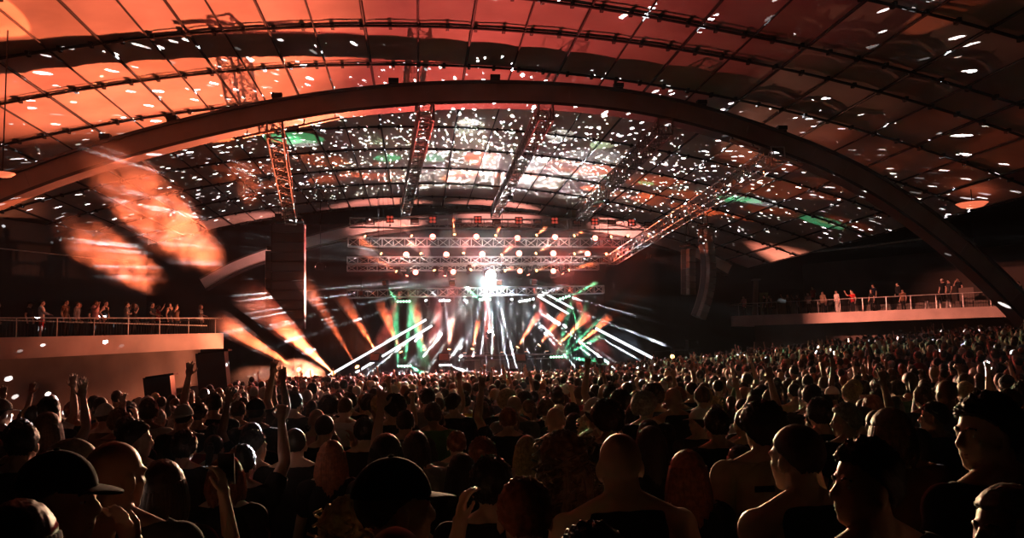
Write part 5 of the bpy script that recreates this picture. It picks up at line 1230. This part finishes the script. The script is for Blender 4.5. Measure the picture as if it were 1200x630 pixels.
# ------------------------------------------------------------------ people on the balconies and the stage
def on_edge(b, px):
    """Where along a balcony's front edge a picture column falls."""
    best = None
    for t in np.linspace(0, 1, 400):
        p = b['A'] + (b['B'] - b['A']) * t; v = np.array([p.x, p.y]); 
        w_ = Vector((p.x, p.y, b['zz'](b['z'], p) - EYE)); c = np.array([_R @ np.array([0, 0, 0])]) if False else None
        cx = w_.x * _R[0] + w_.y * _D[0] + w_.z * _U[0]; cz = w_.x * _R[2] + w_.y * _D[2] + w_.z * _U[2]
        q = 600 + F_PX * cx / cz
        if best is None or abs(q - px) < best[0]: best = (abs(q - px), t)
    return best[1]
def balcony_person(b, px, back, label, rot, h=1.73, lift=0.0, **kw):
    t = on_edge(b, px); p = b['A'] + (b['B'] - b['A']) * t + b['out'] * back; z = b['zz'](b['z'], p) - 0.12 + lift
    return person((p.x, p.y, z), rot, h, label, **kw)
rl = -PI / 2 + 0.3
left_guests = [
    (24, 1.6, 'dark figure far left on the balcony', dict(hair='short', top=('tshirt', 'charcoal'))),
    (60, 0.7, 'person in white shirt at the rail of the balcony, leftmost bright figure', dict(hair='short', hcol='dark brown', top=('long_sleeve', 'white'), bottom=('shorts', 'red'), right='rail')),
    (78, 2.6, 'tall dark figure behind the white shirt on the balcony', dict(hair='cap', hcol='black', top=('tshirt', 'black'))),
    (90, 0.8, 'dark-haired guest right of the white shirt on the balcony', dict(hair='short', top=('tshirt', 'brown'))),
    (102, 0.7, 'guest in grey shirt with light face at the balcony rail', dict(hair='short', hcol='brown', top=('long_sleeve', 'grey'))),
    (116, 1.4, 'large guest in black shirt in the middle of the balcony group', dict(hair='short', build='broad', top=('tshirt', 'black'))),
    (123, 0.7, 'guest with raised phone beside the large black shirt', dict(hair='quiff', hcol='brown', top=('long_sleeve', 'pink'), right='phone')),
    (135, 0.7, 'woman in black top with bare arms at the balcony rail', dict(hair='bun', hcol='dark brown', build='woman', top=('tank', 'black'), left='hip', right='hip')),
    (148, 2.4, 'dark figure at the back of the balcony beyond the bare-armed woman', dict(hair='short', top=('tshirt', 'black'))),
    (160, 0.7, 'guest with folded arms in grey, right of the bare-armed woman', dict(hair='short', hcol='brown', top=('tshirt', 'grey'), right='folded', left='folded')),
    (168, 0.7, 'guest in black top clapping at the balcony rail', dict(hair='long', hcol='brown', build='woman', top=('tshirt', 'black'), right='face')),
    (175, 1.3, 'guest with white hair lit from the stage on the balcony', dict(hair='short', hcol='grey', top=('tshirt', 'charcoal'))),
    (189, 0.7, 'guest in dark shirt leaning on the rail, lit neck', dict(hair='short', top=('tshirt', 'black'), right='rail', left='rail')),
    (194, 2.2, 'guest in white cap at the back of the balcony', dict(hair='cap', hcol='white', top=('tshirt', 'black'))),
    (205, 1.2, 'guest in red top raising a bent arm on the balcony', dict(hair='ponytail', hcol='brown', build='woman', top=('tshirt', 'red'), right='out')),
    (209, 0.7, 'short guest in dark top close behind the balcony rail', dict(hair='bob', hcol='dark brown', build='woman', top=('tank', 'black'))),
    (221, 0.9, 'guest pointing with one raised forearm near the rounded balcony end', dict(hair='short', top=('tshirt', 'brown'), right='out')),
    (232, 2.0, 'dark figure in the shade near the rounded balcony end', dict(hair='short', top=('tshirt', 'black'))),
    (246, 0.7, 'last guest in grey at the rounded end of the balcony', dict(hair='long', hcol='brown', build='woman', top=('tshirt', 'grey'), right='rail'))]
for k, (px, back, lab, kw) in enumerate(left_guests):
    balcony_person(LBAL, px, back, lab, rl + random.uniform(-0.3, 0.3) - 0.3, random.uniform(1.65, 1.8), **kw)
rr_ = PI / 2 + 0.25
right_guests = [
    (866, 0.8, 0, 'guest in printed shirt at the stage end of the long balcony', dict(hair='short', top=('tshirt', 'pink'), right='rail')),
    (883, 1.8, 0, 'dark guest beside the pale column on the long balcony', dict(hair='short', top=('tshirt', 'black'))),
    (896, 0.9, 0, 'bare-armed guest in black top holding a drink on the long balcony', dict(hair='long', hcol='brown', build='woman', top=('tank', 'black'), right='face')),
    (915, 1.2, 0, 'guest bending to talk near the small bar lamp', dict(hair='short', hcol='brown', top=('tshirt', 'brown'), right='out')),
    (921, 2.0, 0, 'guest in brown shirt with raised hand beside the bar lamp', dict(hair='bun', hcol='brown', build='woman', top=('tshirt', 'brown'), right='out')),
    (929, 3.5, 0.55, 'tall guest in dark red at the back of the long balcony', dict(hair='short', top=('tshirt', 'red'))),
    (942, 0.8, 0, 'guest in white top with hands together on the long balcony', dict(hair='short', hcol='dark brown', top=('tshirt', 'white'), right='folded', left='folded')),
    (951, 2.2, 0, 'dark guest between the two white tops on the long balcony', dict(hair='short', top=('tshirt', 'black'))),
    (959, 0.9, 0, 'guest in grey-beige shirt at the rail of the long balcony', dict(hair='crop', hcol='brown', top=('tshirt', 'beige'), bottom=('trousers', 'black'))),
    (975, 0.9, 0, 'guest dressed all in white standing tall at the long balcony rail', dict(hair='short', hcol='dark brown', top=('tshirt', 'white'), bottom=('trousers', 'white'), right='hip')),
    (985, 2.0, 0, 'dark guest right behind the all-white guest', dict(hair='short', top=('tshirt', 'charcoal'))),
    (993, 1.0, 0, 'guest in bright red shirt on the long balcony', dict(hair='short', top=('tshirt', 'red'), right='out')),
    (1000, 3.6, 0.55, 'pale-faced guest on the back step beyond the red shirt', dict(hair='short', hcol='brown', top=('tshirt', 'navy'))),
    (1013, 1.4, 0, 'guest with a bright yellow bag on the long balcony', dict(hair='long', hcol='dark brown', build='woman', top=('tshirt', 'black'))),
    (1031, 3.4, 0.55, 'tall man in black with red-lit face on the back step', dict(hair='crop', hcol='brown', top=('long_sleeve', 'black'))),
    (1043, 2.4, 0, 'dark guest right of the tall man in black', dict(hair='short', top=('tshirt', 'brown'))),
    (1080, 4.2, 0.55, 'guest in white cap on the back step of the long balcony', dict(hair='cap', hcol='white', top=('tshirt', 'black'))),
    (1092, 3.5, 0.55, 'dark guest next to the white cap on the back step', dict(hair='short', top=('tshirt', 'charcoal'))),
    (1104, 3.4, 0.55, 'guest in black with a lit hand, before the pale board', dict(hair='short', hcol='dark brown', top=('tshirt', 'black'), right='face')),
    (1147, 3.6, 0.55, 'guest with brown hair beyond the pale board on the back step', dict(hair='wavy_short', hcol='brown', top=('tshirt', 'brown'))),
    (1177, 2.0, 0, 'guest in brown jacket near the right end of the long balcony', dict(hair='wavy_short', hcol='brown', top=('long_sleeve', 'brown'))),
    (1190, 1.0, 0, 'last dark guest at the right end of the long balcony', dict(hair='short', top=('tshirt', 'black')))]
for px, back, lift, lab, kw in right_guests:
    balcony_person(RBAL, px, back, lab, rr_ + random.uniform(-0.3, 0.3), random.uniform(1.66, 1.82), lift, **kw)
def on_balcony(b, px, back, lift=0.0):
    t = on_edge(b, px); p = b['A'] + (b['B'] - b['A']) * t + b['out'] * back; return Vector((p.x, p.y, b['zz'](b['z'], p) - 0.12 + lift))
# furniture of the long balcony
p = on_balcony(RBAL, 872, 1.6); r = thing('column', p, 'pale slanting column at the stage end of the long balcony', 'column')
b = MB(); b.cyl((0, 0, 0), (0.25, 0, 3.0), 0.24, 0.20, n=16); b.build('shaft', CONCRETE, r); b = MB(); b.box((0.25, 0, 3.05), (0.6, 0.6, 0.12)); b.build('head_plate', CONCRETE, r)
p = on_balcony(RBAL, 878, 2.4); r = thing('wall_panel', p, 'dull green panel beside the pale column', 'panel')
b = MB(); b.box((0, 0, 1.0), (0.7, 0.12, 2.0)); b.build('board', mat('green_panel', (0.12, 0.14, 0.06), 0.7), r); b = MB(); b.box((0, 0, 2.03), (0.76, 0.16, 0.06)); b.build('cap_rail', BLACK, r)
p = on_balcony(RBAL, 909, 2.2); r = thing('bar_counter', p, 'low bar counter with a small candle lamp on the long balcony', 'bar')
b = MB(); b.box((0, 0, 0.5), (1.8, 0.5, 1.0)); b.build('front', mat('bar_front', (0.16, 0.09, 0.04), 0.6), r); b = MB(); b.box((0, 0, 1.03), (2.0, 0.66, 0.06)); b.build('counter_top', BLACK, r)
r = thing('candle_lamp', p + Vector((0, 0, 1.06)), 'small glowing yellow candle lamp on the bar counter', 'lamp'); b = MB(); b.cyl((0, 0, 0), (0, 0, 0.05), 0.09, n=12); b.build('base', BLACK, r)
b = MB(); b.cyl((0, 0, 0.05), (0, 0, 0.42), 0.06, n=12); b.build('glass', lamp_mat('candle_glow', (1.0, 0.55, 0.15), 1.6), r)
p = on_balcony(RBAL, 1124, 1.6); r = thing('display_board', p, 'pale brown board standing on the long balcony', 'board')
b = MB(); b.box((0, 0, 1.05), (0.9, 0.08, 0.9), Quaternion((0, 0, 1), -0.8)); b.build('panel', CONCRETE, r)
for s_ in (-1, 1):
    b = MB(); b.cyl((0.25 * s_, -0.26 * s_, 0), (0.25 * s_, -0.26 * s_, 0.7), 0.03); b.build('leg', BLACK, r)
for k, px in enumerate((1072, 1086, 1098)):
    p = on_balcony(RBAL, px, 2.2); r = thing('bar_stool', p, '%s tall bar stool from the left below the white cap' % ORD[k + 1], 'stool', 'bar stools on the long balcony')
    b = MB(); b.cyl((0, 0, 0.76), (0, 0, 0.80), 0.19, n=16); b.build('seat', BLACK, r)
    for a in range(4):
        b = MB(); b.cyl((0.12 * math.cos(a * PI / 2), 0.12 * math.sin(a * PI / 2), 0.76), (0.2 * math.cos(a * PI / 2), 0.2 * math.sin(a * PI / 2), 0), 0.016, n=6); b.build('leg', STEEL, r)
# performer and people at the stage edge
p = at(574, 396, 53.2); person((p.x, 53.0, ST_Z + 1.2), PI, 1.78, 'performer behind the equipment table, hands on the gear', right='rail', left='rail', hair='short', top=('tshirt', 'black'), nod=-0.15)
def edge_person(px, py, y, label, **kw):
    p = at(px, py, y); h = 1.74; person((p.x, y, p.z - h), kw.pop('rot', PI), h, label, **kw); r = None
    b_ = p.z - h - floor_z(p.x, y)
    if b_ > 0.1:
        r = thing('step_box', (p.x, y, floor_z(p.x, y)), 'black step box under the ' + label.split(',')[0], 'box'); q = MB(); q.box((0, 0, b_ / 2), (0.7, 0.7, b_)); q.build('box_body', BLACK, r); q = MB(); q.box((0, 0, b_ - 0.01), (0.72, 0.72, 0.02)); q.build('tread', CABINET, r)
edge_person(477, 437, 36.0, 'crew member in black facing the crowd, dark head before the stage', hair='short', top=('tshirt', 'black'))
edge_person(677, 431, 40.0, 'crew member with camera at the stage edge, right of the table', hair='short', top=('tshirt', 'black'), right='face')
p = at(703, 422, 44.0); r = thing('camera_stand', (p.x, 44.0, floor_z(p.x, 44.0)), 'tall camera stand with dark camera before the stage, right side', 'camera'); hz = p.z - r.location.z
b = MB(); b.cyl((0, 0, 0.4), (0, 0, hz - 0.2), 0.04, n=8); b.build('pole', BLACK, r)
b = MB(); b.box((0, 0, hz), (0.36, 0.5, 0.34)); b.cyl((0, 0.25, hz), (0, 0.5, hz), 0.1, n=12); b.build('camera_body', BLACK, r)
for a in range(3):
    b = MB(); b.cyl((0, 0, 0.6), (0.5 * math.cos(a * 2.1), 0.5 * math.sin(a * 2.1), 0), 0.025, n=6); b.build('leg', BLACK, r)

# ------------------------------------------------------------------ the crowd beyond: the nearest as single people, the rest as one mass
PIERS = [o for o in bpy.data.objects if o.name.startswith(('side_pier', 'step_box', 'camera_stand'))]
def left_limit(y): return np.interp(y, [6, 11, 13.5, 18, 22, 30, 46], [-6.5, -6.2, -5.2, -4.7, -4.9, -5.9, -7.5])
def project(p):
    w_ = Vector((p[0], p[1], p[2] - EYE)); c = [w_.x * _R[i] + w_.y * _D[i] + w_.z * _U[i] for i in range(3)]
    return 600 + F_PX * c[0] / c[2], 315 - F_PX * c[1] / c[2]
spots = []
y = 6.2
while y < 46.0:
    half = 0.62 * y + 1.0
    x = max(-0.50 * y - 0.6, left_limit(y)) + random.uniform(0, 0.4)
    xmax = min(0.80 * y + 1.0, 27.0)
    while x < xmax:
        sx, sy = x + random.uniform(-0.14, 0.14), y + random.uniform(-0.20, 0.20)
        if sx > left_limit(sy) and all((sx - a) ** 2 + (sy - b_) ** 2 > 0.21 for a, b_ in PLACED) and not (sy > 44.5 and abs(sx - 4) > 13) and all((sx - p_.location.x) ** 2 + (sy - p_.location.y) ** 2 > 1.3 for p_ in PIERS):
            spots.append((sx, sy))
        x += random.uniform(0.50, 0.68) if y < 18 else random.uniform(0.52, 0.74)
    y += 0.60 if y < 14 else 0.66
spots.sort(key=lambda s: s[1])
NEAR = 296 - N_PEOPLE[0]
near, rest = spots[:NEAR], spots[NEAR:]
MARKS = [(30, 'the far left balcony'), (75, 'the white-shirted guest'), (125, 'the large balcony guest'), (180, 'the squat dark box'), (228, 'the rounded balcony end'), (272, 'the dark pier'), (315, 'the low drifting smoke'), (352, 'the bright smoke burst'), (392, 'the white beams'), (432, 'the leftmost orange beams'),
         (475, 'the hung green bar'), (520, 'the hung white bar'), (560, 'the performer'), (600, 'the laptop'), (640, 'the green floor bar'), (680, 'the rightmost orange beams'), (722, 'the camera stand'), (775, 'the dark side platform'), (825, 'the curved speaker array'), (868, 'the green smoke puff'),
         (912, 'the candle lamp'), (960, 'the all-white guest'), (1010, 'the red-shirted guest'), (1060, 'the tall man in black'), (1110, 'the pale board'), (1165, 'the last balcony guest')]
hair_styles = ['short'] * 6 + ['crop'] * 3 + ['quiff', 'wavy_short', 'wavy_short', 'long', 'long', 'bob', 'bob', 'ponytail', 'bun', 'curly_long', 'afro', 'cap', 'cap_back', 'bald']
hair_cols = ['black'] * 6 + ['dark brown'] * 5 + ['brown'] * 3 + ['blonde', 'blonde', 'reddish', 'grey']
tops = ['black'] * 8 + ['charcoal'] * 4 + ['grey', 'white', 'navy', 'navy', 'beige', 'brown', 'red', 'green', 'pink', 'denim', 'white']
arm_sets = [('down', 'down')] * 15 + [('folded', 'folded'), ('fist_up', 'down'), ('down', 'hand_up'), ('hand_up', 'down'), ('phone', 'down'), ('face', 'folded')]
turns = [0, 0, 0, 0, RAD(38), RAD(-38)]
HN = {'short': 'short {c} hair', 'crop': 'cropped {c} hair', 'quiff': 'tall {c} quiff', 'wavy_short': 'wavy {c} hair', 'long': 'long {c} hair', 'bob': '{c} bob', 'ponytail': '{c} ponytail', 'bun': '{c} bun', 'curly_long': 'long {c} curls', 'afro': 'round {c} curls', 'cap': '{c} cap', 'cap_back': '{c} backward cap', 'bald': 'bald head'}
AN = {'folded': 'arms folded, ', 'fist_up': 'fist up, ', 'hand_up': 'hand up, ', 'phone': 'hand held up, ', 'face': 'hand at face, '}
used = {}
rnd = random.Random(5)
for sx, sy in near:
    f = floor_z(sx, sy); hs = rnd.choice(hair_styles); hc = rnd.choice(hair_cols); tc = rnd.choice(tops); ar = rnd.choice(arm_sets); tu = rnd.choice(turns)
    woman = hs in ('long', 'bob', 'ponytail', 'bun', 'curly_long'); b_ = 'woman' if woman else 'man'
    if ar != ('down', 'down'): tu = 0; b_ = 'man'
    if hs in ('cap', 'cap_back'): hc = rnd.choice(['black', 'white', 'navy', 'grey'])
    h = rnd.gauss(1.63, 0.05) if woman else rnd.gauss(1.74, 0.06)
    px, py = project((sx, sy, f + h))
    mk = min(MARKS, key=lambda m_: abs(m_[0] - px))[1]
    desc = HN[hs].format(c=hc) + ', ' + tc + ' top, ' + (AN.get(ar[0]) or AN.get(ar[1]) or '')
    k = (desc, mk); used[k] = used.get(k, 0) + 1
    lab = desc + ('' if used[k] == 1 else ORD[used[k]] + ' such ') + 'below ' + mk
    person((sx, sy, f), rnd.uniform(-0.25, 0.25), max(1.5, min(1.88, h)), lab, right=ar[0], left=ar[1], turn=tu, build=b_, hair=hs, hcol=hc, skin=rnd.choice(['fair', 'fair', 'tan', 'brown']), top=('tank' if rnd.random() < 0.15 and not woman else 'tshirt', tc), bottom=(rnd.choice(['trousers', 'shorts']), rnd.choice(['black', 'charcoal', 'denim'])), group=None)

# the far crowd: one mass of small figures, each with head, hair, shoulders, arms and legs
def far_figure(kind):
    """Low figure facing +y: vertices, faces and a colour class per face (0 skin, 1 hair, 2 top, 3 legs)."""
    m = MB(); cl = []
    def add(fn, c): n = len(m.f); fn(); cl.extend([c] * (len(m.f) - n))
    add(lambda: m.ball((0, 0.02, 1.62), (0.074, 0.092, 0.115), 8, 6), 0)
    add(lambda: m.ball((0, -0.012, 1.655), (0.086, 0.100, 0.100), 8, 5), 1)
    if kind == 1: add(lambda: m.loft([(1.36, 0, -0.075, 0.085, 0.035), (1.50, 0, -0.07, 0.095, 0.05), (1.64, 0, -0.05, 0.085, 0.06)], 7), 1)
    add(lambda: m.cyl((0, 0, 1.44), (0, 0.01, 1.56), 0.055, n=6, cap=False), 0)
    add(lambda: m.loft([(0.92, 0, 0, 0.16, 0.115), (1.15, 0, 0, 0.155, 0.11), (1.33, 0, 0, 0.20, 0.118), (1.41, 0, 0, 0.205, 0.095), (1.48, 0, 0, 0.07, 0.06)], 9), 2)
    for s in (-1, 1):
        up = (kind == 2 and s > 0) or (kind == 3)
        sh, e, w_ = V((s * 0.20, 0, 1.39)), V((s * 0.26, -0.02, 1.12)), V((s * 0.25, 0.08, 0.90))
        if up: e, w_ = V((s * 0.27, 0.08, 1.62)), V((s * 0.23, 0.12, 1.92))
        add(lambda: m.cyl(sh, e, 0.055, 0.045, n=6), 2); add(lambda: m.cyl(e, w_, 0.04, 0.028, n=6), 0)
        add(lambda: m.ball(w_ + (w_ - e).normalized() * 0.06, (0.035, 0.03, 0.06), 6, 4), 0)
        add(lambda: m.cyl((s * 0.085, 0, 0.95), (s * 0.10, 0, 0.06), 0.09, 0.05, n=6), 3)
    return np.array(m.v), m.f, cl
KINDS_ = [far_figure(k) for k in range(4)]
allv = []; lens_ = []; loops = []; colr = []; base = 0
skc = [(0.62, 0.40, 0.31), (0.46, 0.27, 0.19), (0.26, 0.14, 0.09)]; hcc = [(0.012, 0.009, 0.008)] * 5 + [(0.04, 0.022, 0.014)] * 4 + [(0.10, 0.05, 0.03), (0.4, 0.27, 0.13), (0.6, 0.6, 0.58), (0.22, 0.07, 0.035)]
tcc = [(0.014, 0.014, 0.015)] * 5 + [(0.05, 0.05, 0.052)] * 3 + [(0.6, 0.58, 0.56), (0.3, 0.28, 0.27), (0.45, 0.3, 0.22), (0.4, 0.04, 0.04), (0.05, 0.08, 0.16), (0.1, 0.2, 0.1)]
for sx, sy in rest:
    k = rnd.choices([0, 1, 2, 3], [74, 22, 3, 1])[0]; vv, ff, cc = KINDS_[k]
    a = rnd.uniform(-0.4, 0.4); s = rnd.gauss(1.0, 0.04) * (0.985 if k != 1 else 0.95); ca_, sa_ = math.cos(a), math.sin(a)
    R3 = np.array([[ca_, -sa_, 0], [sa_, ca_, 0], [0, 0, 1]]) * s
    allv.append(vv @ R3.T + np.array([sx, sy, floor_z(sx, sy)]))
    pal = (rnd.choice(skc), rnd.choice(hcc), rnd.choice(tcc), (0.02, 0.02, 0.025))
    for f_, c_ in zip(ff, cc):
        lens_.append(len(f_)); loops.extend([i + base for i in f_]); colr.extend([(*pal[c_], 1.0)] * len(f_))
    base += len(vv)
cm = bpy.data.meshes.new('crowd'); av = np.concatenate(allv); cm.vertices.add(len(av)); cm.vertices.foreach_set('co', av.ravel())
cm.loops.add(len(loops)); cm.loops.foreach_set('vertex_index', np.array(loops, 'i')); cm.polygons.add(len(lens_))
cm.polygons.foreach_set('loop_start', np.r_[0, np.cumsum(lens_)[:-1]].astype('i')); cm.polygons.foreach_set('use_smooth', [True] * len(lens_))
cm.update(calc_edges=True); ca = cm.color_attributes.new('own_colour', 'FLOAT_COLOR', 'CORNER'); ca.data.foreach_set('color', np.array(colr, 'f').ravel())
m = bpy.data.materials.new('crowd_clothes'); m.use_nodes = True; bb = m.node_tree.nodes['Principled BSDF']; bb.inputs['Roughness'].default_value = 0.6
an = m.node_tree.nodes.new('ShaderNodeAttribute'); an.attribute_name = 'own_colour'; m.node_tree.links.new(an.outputs['Color'], bb.inputs['Base Color'])
co = bpy.data.objects.new('crowd', cm); C.objects.link(co); cm.materials.append(m)
stuff(co, 'far crowd packed up to the stage and under the long balcony', 'crowd')
print('PEOPLE', N_PEOPLE[0], 'FAR', len(rest))
